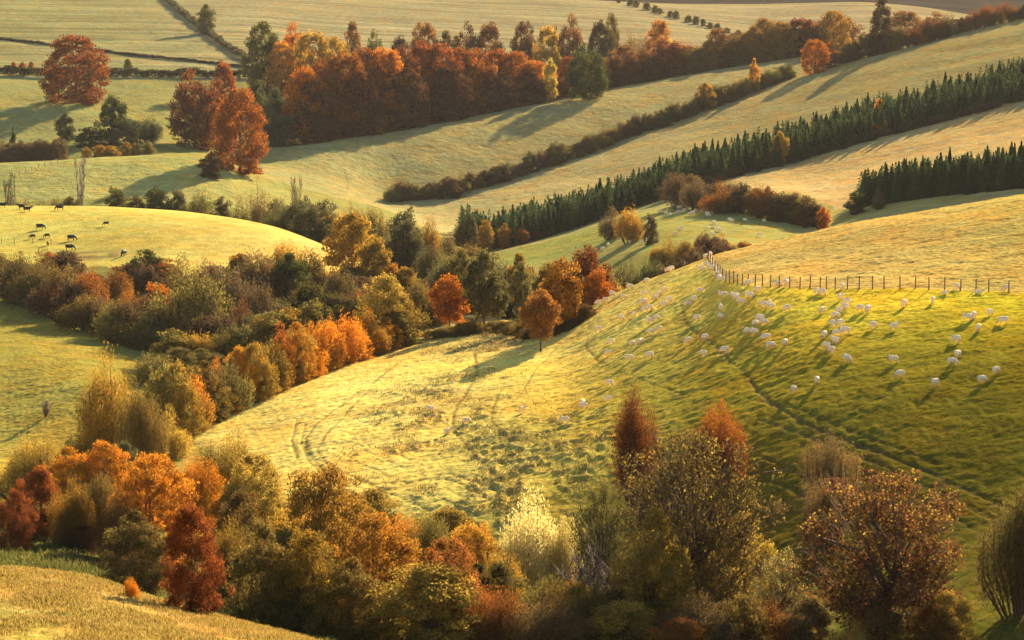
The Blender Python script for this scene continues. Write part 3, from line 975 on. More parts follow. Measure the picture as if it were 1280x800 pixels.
def hedge(pts, h, w, ca, cb, label, seed):
    """a clipped hedge is one thing: a body of leaf sprays along its line"""
    rng = np.random.default_rng(seed)
    P0 = np.array([cast(*p) for p in pts])
    seg = np.r_[0, np.cumsum(np.linalg.norm(np.diff(P0[:, :2], axis=0), axis=1))]
    n = int(min(16000, seg[-1] * 90))
    s = rng.uniform(0, seg[-1], n)
    C = np.stack([np.interp(s, seg, P0[:, k]) for k in range(3)], axis=1)
    C[:, 2] = [ground(a, b) for a, b in C[:, :2]]
    hh = h * (1 + 0.3 * vnoise(s * 0.12, s * 0 + seed, seed) + 0.2 * vnoise(s * 0.5, s * 0, seed + 1))
    C[:, 2] += hh * rng.uniform(0, 1, n) ** 0.6
    C[:, :2] += rng.normal(size=(n, 2)) * w * 0.3
    o0 = C.mean(axis=0)
    o0[2] = C[:, 2].min()
    A = rng.normal(size=(n, 3)) + np.array((0, 0, 0.6))
    Nn = rng.normal(size=(n, 3))
    ln = rng.uniform(0.25, 0.6, n)
    me = leaves_mesh("hedge", C - o0, A, Nn, ln, ln / 1.6, rng.uniform(0, 1, n), rng.uniform(0.3, 0.7, n), M_LEAF)
    o = link("hedge", me, None, o0)
    o.color = ca + (1,)
    o["tint"] = cb
    return tag(o, label, "hedge")


def foot(px, top, w, b, ratio=1.3, ymin=40.0, lowest=2000.0):
    """distance at which a shrub of this look would stand: its foot a little below its crown, but never farther than b"""
    if b < 0:
        return b
    p = cast(px, min(top + ratio * w, lowest), ymin)
    return b if p is None else min(b, p[1])
# ------------------------------------------------------------------ far fields, hedges and woods
hedge([(-30, 93), (60, 96), (140, 97), (200, 97), (260, 97), (322, 98)], 3.2, 2.6, (0.07, 0.075, 0.03), (0.11, 0.09, 0.04), "thick dark hedge along the far edge of the meadow with the lone beech", 71)
hedge([(-30, 46), (40, 54), (100, 61), (160, 69), (230, 76), (300, 84), (330, 88)], 0.9, 1.2, (0.12, 0.10, 0.05), (0.15, 0.12, 0.06), "thin low dark hedge crossing the ploughed hillside above the lone beech", 72)
hedge([(200, -4), (225, 16), (252, 38), (280, 58), (314, 80)], 2.6, 2.4, (0.10, 0.10, 0.04), (0.14, 0.11, 0.05), "long straight hedge running down between the green and the beige far fields", 73)
tree(258, 6, 27, -43, 'tall', GREEN2, OLIVE, "single round dark green tree rising from the hedge between two far fields")
for px, lab in ((17, "small orange hedge tree, outermost of the far trio"), (28, "small orange hedge tree in the middle of a far trio"), (39, "small orange hedge tree closest to the big lone beech")):
    tree(px, 77, 12, -93, 'round', ORANGE, RUST, lab, group="trio of small trees on the far hedge")
tree(160, 73, 12, -93, 'round', GREEN2, OLIVE, "small dark round tree on the far hedge just behind the lone beech")
tree(95, 44, 92, -128, 'beech', (0.24, 0.075, 0.022), RUST, "huge round rust-red beech standing alone in the flat far meadow")
tree(82, 142, 30, 845, 'tall', GREEN, GREYG, "pointed dark green tree at the outer end of the clump below the beech")
tree(139, 119, 40, 850, 'round', GREEN, GREEN2, "tallest dark green tree of the clump just below the lone beech")
tree(112, 157, 46, 838, 'bush', GREEN, GREYG, "wide dark blue-green bush between the two taller trees of the dark clump", "shrub")
tree(160, 148, 58, 846, 'bush', GREYG, GREEN, "broad dark grey-green bush beside the tallest tree of the dark clump", "shrub")
tree(188, 143, 34, 852, 'brush', GREYG, GREEN2, "ragged grey-green bush at the edge of the dark clump nearest the red beeches", "shrub")
tree(17, 158, 15, 800, 'cone', GREEN, GREEN2, "small pointed dark fir above the hedge bushes at the far edge of the picture")
row([(-12, 792), (78, 786)], 9, (24, 36), (26, 36), ['bush', 'brush'], [(OLIVE, BROWN), (GREEN2, OLIVE), (BROWN, GREYB)], "# olive brown bush from the outer end of the row above the pale skyline", "shrub", "olive bushes behind the pale skyline", dist=True, seed=3)
row([(104, 776), (192, 772)], 6, (19, 23), (17, 30), ['bush'], [(BROWN2, AMBER), (GREYB, OLIVE2)], "# low tan bush along the pale field edge below the dark clump", "shrub", "tan bushes on the field edge", dist=True, seed=4)
tree(244, 88, 72, -186, 'beech', DKRUST, RUST, "tall dark red beech, outermost of the three above the pale field")
tree(279, 78, 46, 880, 'beech', (0.24, 0.075, 0.022), RED, "rust-red beech standing behind and between its two big neighbours")
tree(300, 113, 80, -216, 'beech', RUST, RUST2, "big beech with glowing orange rim nearest the pale sloping field")
tree(264, 190, 40, -222, 'bush', (0.09, 0.06, 0.03), DKRUST, "low dark bush at the foot of the orange-rimmed beech", "shrub")
tree(322, 102, 30, 862, 'tall', GREYG, GREEN2, "slim grey-green tree behind the orange-rimmed beech")
tree(344, 112, 42, 850, 'tall', GREEN2, GREYG, "dull green tree between the beech trio and the long beech wood")
tree(352, 138, 44, 838, 'bush', GREYG, GREEN, "low dull green tree filling the gap before the beech wood", "shrub")
for i, (px, top, w, dd, kd, a, b) in enumerate([(382, 84, 44, 8, 'beech', RUST, ORANGE), (404, 74, 44, 16, 'beech', RUST2, RUST), (430, 67, 48, 12, 'beech', RUST, RUST2), (456, 62, 40, 20, 'beech', DKRUST, RUST2),
                                                (480, 61, 46, 14, 'beech', RUST2, ORANGE), (505, 58, 42, 10, 'beech', DKRUST, RUST), (527, 54, 40, 18, 'beech', RUST, RED), (550, 57, 46, 12, 'beech', RED, RUST),
                                                (574, 60, 44, 15, 'beech', RUST, RUST2), (598, 61, 44, 10, 'beech', DKRUST, ORANGE), (622, 63, 46, 16, 'beech', RUST, RED), (645, 66, 44, 11, 'beech', RED, RUST2), (668, 76, 42, 9, 'beech', RUST2, ORANGE)]):
    u = (px - 640) / F / CP
    dr = math.exp(np.interp(u, tabs[16][:, 0], tabs[16][:, 2]))
    tree(px, top, w * 1.45, dr + dd, kd, a, b, "%s rust-red beech along the long wood from the beech trio's end" % ordn(i), group="beeches of the long rust-red wood")
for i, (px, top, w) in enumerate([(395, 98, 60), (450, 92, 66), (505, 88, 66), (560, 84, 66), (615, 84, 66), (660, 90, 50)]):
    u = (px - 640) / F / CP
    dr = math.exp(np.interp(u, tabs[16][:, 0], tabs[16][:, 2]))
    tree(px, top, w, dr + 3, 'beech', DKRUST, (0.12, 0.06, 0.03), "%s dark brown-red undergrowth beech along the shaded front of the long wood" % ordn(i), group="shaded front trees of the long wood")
tree(688, 74, 22, -127, 'tall', GOLD, YELLOW, "golden yellow tree closing the end of the long rust-red wood")
BK = [(328, 29, 38, 1005, 'beech', GREEN2, OLIVE, "tall olive green tree at the start of the trees behind the beech wood"),
      (352, 52, 34, 1000, 'beech', AMBER, ORANGE, "amber tree beside the tall olive tree behind the beech wood"),
      (369, 29, 34, 1022, 'beech', RUST2, ORANGE, "rust-topped tree above the amber crowns behind the beech wood"),
      (390, 40, 46, 1006, 'beech', AMBER, GOLD, "broad amber and gold tree behind the start of the beech wood"),
      (418, 48, 40, 1002, 'beech', GOLD, AMBER, "low golden tree peeping over the beech wood"),
      (441, 27, 18, 1030, 'beech', RUST, BROWN2, "thin pointed red-brown tree behind the beech wood"),
      (468, 38, 24, 1036, 'beech', OLIVE, GREEN2, "small round olive tree alone above the beech wood"),
      (500, 46, 32, 1044, 'beech', BROWN, GREYB, "small grey-brown tree above the beech wood"),
      (532, 31, 38, 1052, 'beech', BROWN2, RUST, "domed brown-red tree above the middle of the beech wood"),
      (557, 38, 20, 1058, 'beech', BROWN, OLIVE, "slim brown tree next to the domed brown-red one"),
      (582, 29, 34, 1066, 'beech', DKRUST, BROWN, "dark brown tree of a pair above the beech wood"),
      (612, 30, 42, 1072, 'beech', RUST, BROWN, "wide red-brown tree of a pair above the beech wood"),
      (654, 29, 30, 1085, 'beech', DKRUST, BROWN, "dark tree with a dim red foot before the golden tree"),
      (684, 33, 36, 1080, 'beech', GOLD, AMBER, "tall golden tree above the end of the beech wood"),
      (711, 19, 42, 1100, 'beech', BROWN2, RUST, "big twin-headed rust-brown tree behind the golden tree"),
      (749, 27, 32, 1108, 'beech', BROWN, PURP, "dark brown tree beside a slim spire in the far wood"),
      (765, 19, 18, 1118, 'beech', BROWN2, OLIVE, "slim brown spire among the far wood's trees"),
      (792, 31, 34, 1120, 'wispy', GREYB, BROWN2, "pale half-bare pinkish tree in the far wood"),
      (824, 25, 32, 1124, 'beech', ORANGE, BROWN2, "pointed orange-brown tree rising from the far wood"),
      (733, 55, 44, -123, 'beech', GREEN, GREEN2, "dark evergreen tree standing at the wood edge beside the yellow tree"),
      (706, 80, 24, 985, 'wispy', GOLD, BROWN2, "thin tan tree squeezed between yellow and evergreen trees"),
      (836, 50, 24, 1055, 'beech', YELLOW, GOLD, "small bright yellow tree among the red trees under the far field"),
      (1045, 19, 52, 1155, 'beech', RUST, BROWN2, "hazy round rust-red tree behind the upper hedge"),
      (1130, 14, 46, 1150, 'beech', RUST, BROWN2, "hazy rust-red tree just behind the tall dark hedgerow tree"),
      (1166, 15, 40, 1145, 'beech', BROWN2, RUST, "hazy brown domed tree behind the upper hedge's end")]
for b_ in BK:
    tree(b_[0], b_[1], b_[2] * 1.25, *b_[3:7], b_[7], group="trees behind the beech wood" if b_[0] < 830 else None)
u_ridge = [(px, float(math.exp(np.interp((px - 640) / F / CP, tabs[16][:, 0], tabs[16][:, 2])))) for px in (700, 760, 820, 880, 940, 1000, 1050)]
row([(px, d + 8) for px, d in u_ridge], 20, (34, 54), (40, 58), ['beech', 'beech', 'bush'], [(RUST, BROWN2), (BROWN, RUST), (RED, RUST), (AMBER, BROWN2), (BROWN2, OLIVE), (DKRUST, RUST)],
    "# red-brown tree along the ridge-top wood counted from the evergreen", "tree", "red-brown trees of the ridge-top wood", dist=True, seed=6)
row([(px, d + 34) for px, d in u_ridge], 17, (44, 60), (36, 54), ['beech', 'brush', 'wispy', 'beech'], [(BROWN, PURP), (RUST, BROWN), (ORANGE, RUST), (BROWN2, GREYB), (RED, BROWN2)],
    "# tree in the hazy back row of the ridge-top wood", "tree", "back row of the ridge-top wood", dist=True, seed=7)
row([(770, 3), (800, 10), (840, 22), (880, 33), (925, 46)], 15, (7, 12), (9, 14), ['round', 'bush'], [(GREEN2, OLIVE), (OLIVE, BROWN)], "# small dark bush down the far hedge between the two palest fields", "shrub", "bushes of the far hedge between the palest fields", seed=8)
# upper hedgerow, along the skyline up to the corner
tree(1018, 50, 40, -92, 'beech', ORANGE, RUST, "round tree with glowing orange top at the low end of the upper hedge")
tree(1100, -2, 32, -68, 'tall', (0.09, 0.06, 0.035), BROWN, "tallest dark thin-crowned tree of the upper hedge, reaching the top edge")
row([(1035, 86), (1080, 72), (1140, 58), (1200, 42), (1290, 22)], 26, (18, 34), (22, 34), ['beech', 'brush', 'wispy', 'bush'], [(BROWN, RUST), (BROWN2, OLIVE), (PURP, BROWN), (OLIVE, BROWN)], "# brown hedgerow tree up the skyline hedge from the orange-topped one", "tree", "brown trees of the skyline hedge", seed=9)
# lower hedge of the pale slope
row([(484, 252), (560, 247), (600, 234), (640, 222), (680, 209), (720, 196), (800, 166), (880, 139), (940, 116), (985, 98)], 58, (16, 29), (22, 36), ['bush', 'brush', 'bush', 'brush'], [(OLIVE, BROWN), (GREEN2, OLIVE), (BROWN, OLIVE2), (GREYG, OLIVE), (PURP, BROWN)],
    "# shrub up the long hedge across the pale slope", "shrub", "shrubs of the long hedge across the pale slope", seed=10)
tree(881, 103, 28, -139, 'round', BROWN2, AMBER, "brown tree with amber top standing up from the long slope hedge")
tree(942, 74, 18, -116, 'tall', GOLD, ORANGE, "small bright yellow-orange tree near the top of the long slope hedge")

# ------------------------------------------------------------------ the two conifer plantations
CON = [conifer(5 + i) for i in range(4)]


def spruce(px, dist, hm, wm, label, group, col=SPRUCE):
    x, y, z = at(px, dist)
    o = link("conifer", CON[RNG.randrange(4)], None, (x, y, z - 0.2), RNG.uniform(0, 6.28), (wm, wm, hm))
    k = RNG.uniform(0.75, 1.3)
    o.color = tuple(c * k for c in col) + (1,)
    o["tint"] = tuple(c * k for c in SPRUCE2)
    tag(o, label, "conifer", group)


R2 = random.Random(4)
lab = "dark green spruce packed in the long plantation belt across the pale slopes"
for r_ in range(3):
    n = 79
    for i in range(n):
        px = 578 + (i + R2.uniform(0.1, 0.9)) / n * 738
        u = (px - 640) / F / CP
        d0 = math.exp(np.interp(u, tabs[14][:, 0], tabs[14][:, 2]))
        hm = R2.choice([7, 8, 8.5, 9, 9.5, 10.2]) + R2.uniform(-.6, .6)
        spruce(px, d0 + 3 + r_ * 17 + R2.uniform(-6, 6), hm * (0.9 + 0.1 * (px > 800)), R2.uniform(4.0, 5.4), lab, "spruces of the long plantation belt")
for r_ in range(2):
    for i in range(30):
        px = 1076 + (i + R2.uniform(0.1, 0.9)) / 30 * 230
        u = (px - 640) / F / CP
        d0 = math.exp(np.interp(u, tabs[13][:, 0], tabs[13][:, 2]))
        g = at(px, d0 + 4)
        sky = np.interp(px, [1050, 1280], [270, 236])
        spruce(px, d0 + 3 + r_ * 8 + R2.uniform(-2, 2), R2.uniform(7.0, 10.5) * np.interp(px, [1076, 1120, 1300], [0.8, 1.0, 1.1]), R2.uniform(3.8, 5.0), "dark green spruce in the short plantation behind the orange stubble skyline", "spruces of the short plantation")


def spruce_mass():
    """the crowded lesser spruces between them, beyond counting"""
    rng = np.random.default_rng(77)
    S_, A_, N_, L_, W_, R_, VL = [], [], [], [], [], [], []
    for k in range(900):
        if k < 740:
            px = rng.uniform(574, 1325)
            d = math.exp(np.interp((px - 640) / F / CP, tabs[14][:, 0], tabs[14][:, 2])) + rng.uniform(2, 46)
        else:
            px = rng.uniform(1072, 1315)
            d = math.exp(np.interp((px - 640) / F / CP, tabs[13][:, 0], tabs[13][:, 2])) + rng.uniform(2, 14)
        x, y, z = at(px, d)
        h, w, n = rng.uniform(7.0, 9.3), rng.uniform(4.4, 6.0), 380
        s_ = rng.uniform(0, 1, n) ** 0.7
        zz = 0.02 + 0.98 * (1 - s_)
        th = rng.uniform(0, 6.283, n)
        r = 0.5 * (1 - zz) ** 0.9 * (1.1 - 0.6 * np.mod(zz * 11, 1)) * rng.uniform(0.3, 1, n) ** 0.5 * (1 + 0.3 * np.sin(4 * th + k))
        S_.append(np.stack([x + w * r * np.cos(th), y + w * r * np.sin(th), z + h * (zz - 0.03 * r)], axis=1))
        A_.append(np.stack([np.cos(th), np.sin(th), -0.25 + 1.2 * (zz > 0.9)], axis=1) + 0.35 * rng.normal(size=(n, 3)))
        N_.append(np.array((0, 0, 1.0)) + 0.7 * rng.normal(size=(n, 3)))
        ln = 0.30 * rng.uniform(0.6, 1.3, n)
        L_.append(ln)
        W_.append(ln / 2.0)
        c = rng.uniform(0, 1)
        R_.append(np.clip(c * 0.7 + 0.3 * rng.uniform(0, 1, n), 0, 1))
        VL.append(np.clip(0.5 + 0.35 * (c - 0.5) + 0.2 * rng.normal(size=n), 0, 1))
    S_ = np.concatenate(S_)
    o0 = S_.mean(axis=0)
    me = leaves_mesh("spruces", S_ - o0, np.concatenate(A_), np.concatenate(N_), np.concatenate(L_), np.concatenate(W_), np.concatenate(R_), np.concatenate(VL), M_LEAF)
    o = link("lesser_spruces", me, None, o0)
    o.color = SPRUCE + (1,)
    o["tint"] = SPRUCE2
    tag(o, "crowded lesser spruces filling the two dark plantations", "conifers", None, "stuff")


spruce_mass()
tree(1070, 236, 32, 580, 'bush', GREEN, SPRUCE2, "dark rounded evergreen bush at the end of the short plantation", "shrub")
tree(1098, 236, 26, 575, 'brush', OLIVE, GREYG, "dull olive shrub leaning on the short plantation's end", "shrub")
tree(974, 165, 27, -207, 'tall', OLIVE2, AMBER, "olive-gold broadleaf tree standing in front of the plantation belt")
tree(1097, 124, 13, -160, 'tall', ORANGE2, ORANGE, "small bright orange tree glowing inside the plantation belt")
tree(1095, 151, 22, -172, 'bush', BROWN2, ORANGE, "low orange-brown shrub below the bright orange tree", "shrub")
tree(1122, 143, 10, -165, 'tall', RUST2, BROWN2, "thin small rust tree at the front of the plantation belt")
row([(880, 232), (940, 214), (1000, 200), (1100, 172), (1200, 147), (1290, 122)], 34, (8, 15), (20, 32), ['bush', 'brush'], [(PURP, BROWN), (BROWN, GREYB), (OLIVE, BROWN)], "# low purple-brown shrub along the shaded foot of the plantation belt", "shrub", "low shrubs along the plantation foot", seed=12)
for i, (px, top, w, b, a, c) in enumerate([(588, 268, 26, 652, OLIVE, GREYG), (608, 276, 24, 650, BROWN2, AMBER), (631, 280, 24, 651, AMBER, BROWN2), (652, 286, 22, 652, BROWN2, RUST), (576, 282, 24, 648, BROWN, OLIVE), (672, 288, 20, 656, RUST, BROWN)]):
    tree(px, top, w, b, 'tall', a, c, "%s small broadleaf tree in front of the plantation belt's low end" % ordn(i), group="small broadleaf trees before the plantation")

# ------------------------------------------------------------------ bushes around the far sheep pasture
for px, top, w, b, k, a, c, lb in [
        (764, 257, 38, -299, 'brush', BROWN, GREYB, "brown bush at the outer side of the clump in the shaded sheep pasture"),
        (786, 254, 42, -303, 'brush', BROWN2, AMBER, "brown bush with amber side in the clump in the shaded sheep pasture"),
        (813, 264, 19, -305, 'brush', PURP, GREYB, "narrow dark bush standing apart beside the clump in the sheep pasture"),
        (848, 214, 40, 612, 'brush', PURP, BROWN, "dark brown bush where the pasture meets the plantation belt"),
        (870, 222, 40, 600, 'brush', BROWN, GREYB, "wide brown bush at the start of the brown thicket above the far sheep"),
        (902, 226, 46, 592, 'brush', BROWN2, RUST, "rust-tinged bush of the brown thicket above the far sheep"),
        (926, 235, 30, 586, 'brush', OLIVE2, BROWN, "olive bush in the middle of the brown thicket above the far sheep"),
        (945, 236, 34, 582, 'tall', BROWN2, OLIVE, "upright brown tree in the brown thicket above the far sheep"),
        (970, 238, 42, 578, 'brush', BROWN, PURP, "dark brown bush past the middle of the brown thicket"),
        (995, 238, 42, 574, 'brush', PURP, BROWN2, "tall purple-brown bush of the brown thicket near its orange end"),
        (1014, 252, 28, 566, 'brush', BROWN2, RUST, "brown bush next to the orange one at the thicket's end"),
        (1029, 258, 22, 560, 'brush', RED, ORANGE, "small red-orange bush ending the brown thicket below the pale slope"),
        (836, 294, 36, 515, 'brush', AMBER, OLIVE2, "amber bush behind the skyline sheep"),
        (822, 304, 30, 505, 'brush', OLIVE2, AMBER, "olive and amber bush beside the amber one behind the skyline"),
        (858, 298, 26, 506, 'brush', AMBER, BROWN2, "small amber-brown bush between amber and dark bushes"),
        (878, 289, 28, 506, 'brush', PURP, DKRUST, "dark purple bush right behind the fence corner"),
        (902, 292, 28, 506, 'brush', ORANGE, RUST, "low orange bush just past the fence corner"),
        (930, 300, 24, 500, 'brush', BROWN2, RUST, "low brown bush peeping over the stubble skyline"),
        (846, 318, 36, 430, 'bush', (0.08, 0.055, 0.035), BROWN, "dark bare-looking bush behind the sheep on the skyline"),
        (812, 318, 48, 430, 'brush', (0.09, 0.07, 0.04), GREEN2, "wide dark thorn bush behind the skyline"),
        (782, 322, 44, 425, 'brush', (0.10, 0.075, 0.04), OLIVE, "dark thorn bush nearer the rust-orange trees"),
        (770, 344, 24, 400, 'wispy', OLIVE2, GOLD, "small pale olive sapling bush beside the rust-orange trees")]:
    if b > 0 and w > 25:
        b = foot(px, top, w, b, 1.05 if px < 840 or top > 285 else 0.9, 395.0)
    tree(px, top, w * 1.2, b, 'bush' if (k == 'brush' and px % 2) else k, a, c, lb, "shrub" if k != 'tall' else "tree")
row([(838, 248), (880, 254), (920, 265), (960, 274), (1024, 285)], 13, (30, 42), (32, 44), ['brush', 'bush'], [(BROWN, GREYB), (PURP, BROWN), (BROWN2, OLIVE), (BROWN2, RUST)], "# brown bush in the thicket between the far sheep and the pale slope", "shrub", "brown thicket above the far sheep", seed=51)
row([(770, 402), (800, 412), (840, 430), (880, 455), (915, 470)], 13, (38, 56), (34, 48), ['brush', 'bush'], [((0.09, 0.07, 0.04), OLIVE), (BROWN, PURP), (OLIVE, AMBER), (BROWN2, AMBER)], "# dark bush in the belt right behind the sheep skyline", "shrub", "dark bushes behind the sheep skyline", dist=True, seed=52, jd=8)

# ------------------------------------------------------------------ behind the cattle hill
row([(-10, 628), (100, 634)], 6, (27, 34), (28, 40), ['bush', 'brush'], [(GREYG, OLIVE), (OLIVE, BROWN), (GREEN2, OLIVE)], "# dull bush from the outer end of the row behind the grazing cattle", "shrub", "dull bushes behind the grazing cattle", dist=True, seed=14)
tree(99, 198, 26, 636, 'bare', BROWN, BROWN, "bare grey leafless tree standing above the bushes behind the cattle")
tree(12, 216, 26, 640, 'bare', BROWN, BROWN, "small bare leafless tree at the outer end of the bushes behind the cattle")
for i, (px, top, w, b, k, a, c) in enumerate([(145, 230, 36, 640, 'bush', OLIVE, GREEN2), (170, 240, 32, 634, 'bush', OLIVE, GREYB), (196, 232, 44, 636, 'bush', GREYG, GREEN), (222, 232, 32, 640, 'bush', GREYG, OLIVE),
                                              (250, 236, 46, 632, 'brush', GREEN2, OLIVE2), (278, 242, 34, 628, 'bush', OLIVE, GREYG)]):
    tree(px, top, w, b, k, a, c, "%s rounded grey-green bush along the hollow behind the cattle hill" % ordn(i), "shrub", "rounded bushes behind the cattle hill")
tree(322, 216, 44, 618, 'wispy', BROWN2, GREYB, "tan half-bare tree rising behind the end of the cattle hill")
tree(368, 222, 26, 640, 'bare', BROWN, BROWN, "bare fine-twigged tree behind the end of the cattle hill")
for px, top, w, b, k, a, c, lb in [
        (300, 244, 36, 608, 'brush', BROWN2, OLIVE, "tan-brown bush at the foot of the half-bare tan tree"),
        (345, 248, 46, 598, 'bush', GREYG, OLIVE, "dark grey-green bush on the falling skyline of the cattle hill"),
        (375, 240, 44, 604, 'bush', GREYG, GREEN2, "round grey-green bush where the cattle hill dips"),
        (405, 245, 56, 592, 'bush', OLIVE, GREYG, "broad grey-olive tree beyond the dip of the cattle hill"),
        (392, 262, 44, 570, 'bush', GREYG, OLIVE, "low grey-olive bush in front of the broad one at the dip"),
        (440, 248, 44, 600, 'brush', OLIVE2, BROWN2, "olive-brown tree behind the big amber tree's crown"),
        (470, 250, 46, 590, 'brush', BROWN2, OLIVE2, "tan-brown bush where the long slope hedge begins"),
        (506, 254, 58, 575, 'bush', OLIVE, GREYG, "wide domed olive bush at the low end of the long slope hedge"),
        (538, 266, 34, 565, 'brush', BROWN2, AMBER, "tan-orange bush beside the wide domed olive bush"),
        (508, 274, 62, 535, 'round', OLIVE, GREYG, "big round dull olive tree behind the amber trees"),
        (545, 292, 32, 520, 'brush', RUST2, OLIVE2, "narrow rusty bush beside the big round olive tree"),
        (560, 285, 40, 560, 'brush', OLIVE2, BROWN, "olive-brown bush below the plantation's low end"),
        (592, 300, 44, 545, 'brush', OLIVE, BROWN2, "olive-brown bush in front of the plantation's low end"),
        (566, 316, 60, 478, 'bush', OLIVE, OLIVE2, "low wide olive bush behind the orange and trunked trees"),
        (605, 312, 60, -412, 'standard', OLIVE, GREYG, "tall grey-olive tree with a clear trunk on the meadow edge"),
        (562, 344, 64, -416, 'standard', RUST, ORANGE, "orange-red topped tree with several trunks on the meadow edge"),
        (588, 350, 30, 440, 'tall', OLIVE, OLIVE2, "slim olive tree behind the tall grey-olive one"),
        (622, 340, 36, -408, 'standard', OLIVE, GREYG, "thin olive tree beside the tall grey-olive one"),
        (652, 328, 40, -412, 'standard', GREYG, OLIVE2, "half-bare olive tree beside the tall rust-amber tree"),
        (664, 336, 30, 400, 'tall', OLIVE, BROWN, "slim brown-olive tree half hidden by the rust-amber tree"),
        (735, 305, 76, 366, 'bush', (0.13, 0.055, 0.025), RED, "dark tree with red-orange side behind the hill's falling edge"),
        (748, 330, 40, 360, 'bush', RED, ORANGE, "lower red-orange bush on the side of the dark tree", ),
        (700, 316, 72, -416, 'bush', RUST, AMBER, "tall rust-amber tree at the low corner of the sheep hill"),
        (676, 362, 62, -438, 'standard', BROWN2, RUST2, "brown-red tree with one bare trunk on the rough reddish ground"),
        (722, 376, 44, 350, 'brush', DKRUST, OLIVE, "dark low shrub under the tall rust-amber tree")]:
    tree(px, top, w, b, k, a, c, lb, "shrub" if k in ('bush', 'brush') and 'tree' not in lb else "tree")

row([(536, 424), (575, 420), (620, 415), (660, 424), (700, 419), (735, 398)], 15, (14, 26), (30, 44), ['bush', 'brush'], [(OLIVE, BROWN), (BROWN2, OLIVE), (DKRUST, OLIVE), (OLIVE2, AMBER)], "# low scrub bush under the trunked trees at the meadow's head", "shrub", "scrub under the trunked trees", seed=62)
row([(545, 425), (600, 410), (650, 395), (705, 372), (745, 368)], 16, (60, 88), (46, 62), ['bush', 'tall', 'standard', 'brush'], [(OLIVE, GREYG), (OLIVE, OLIVE2), (BROWN2, OLIVE), (GREYG, OLIVE), (OLIVE, AMBER)], "# olive tree in the rank behind the trunked trees at the meadow's head", "tree", "olive trees behind the trunked trees", dist=True, seed=63, jd=8)

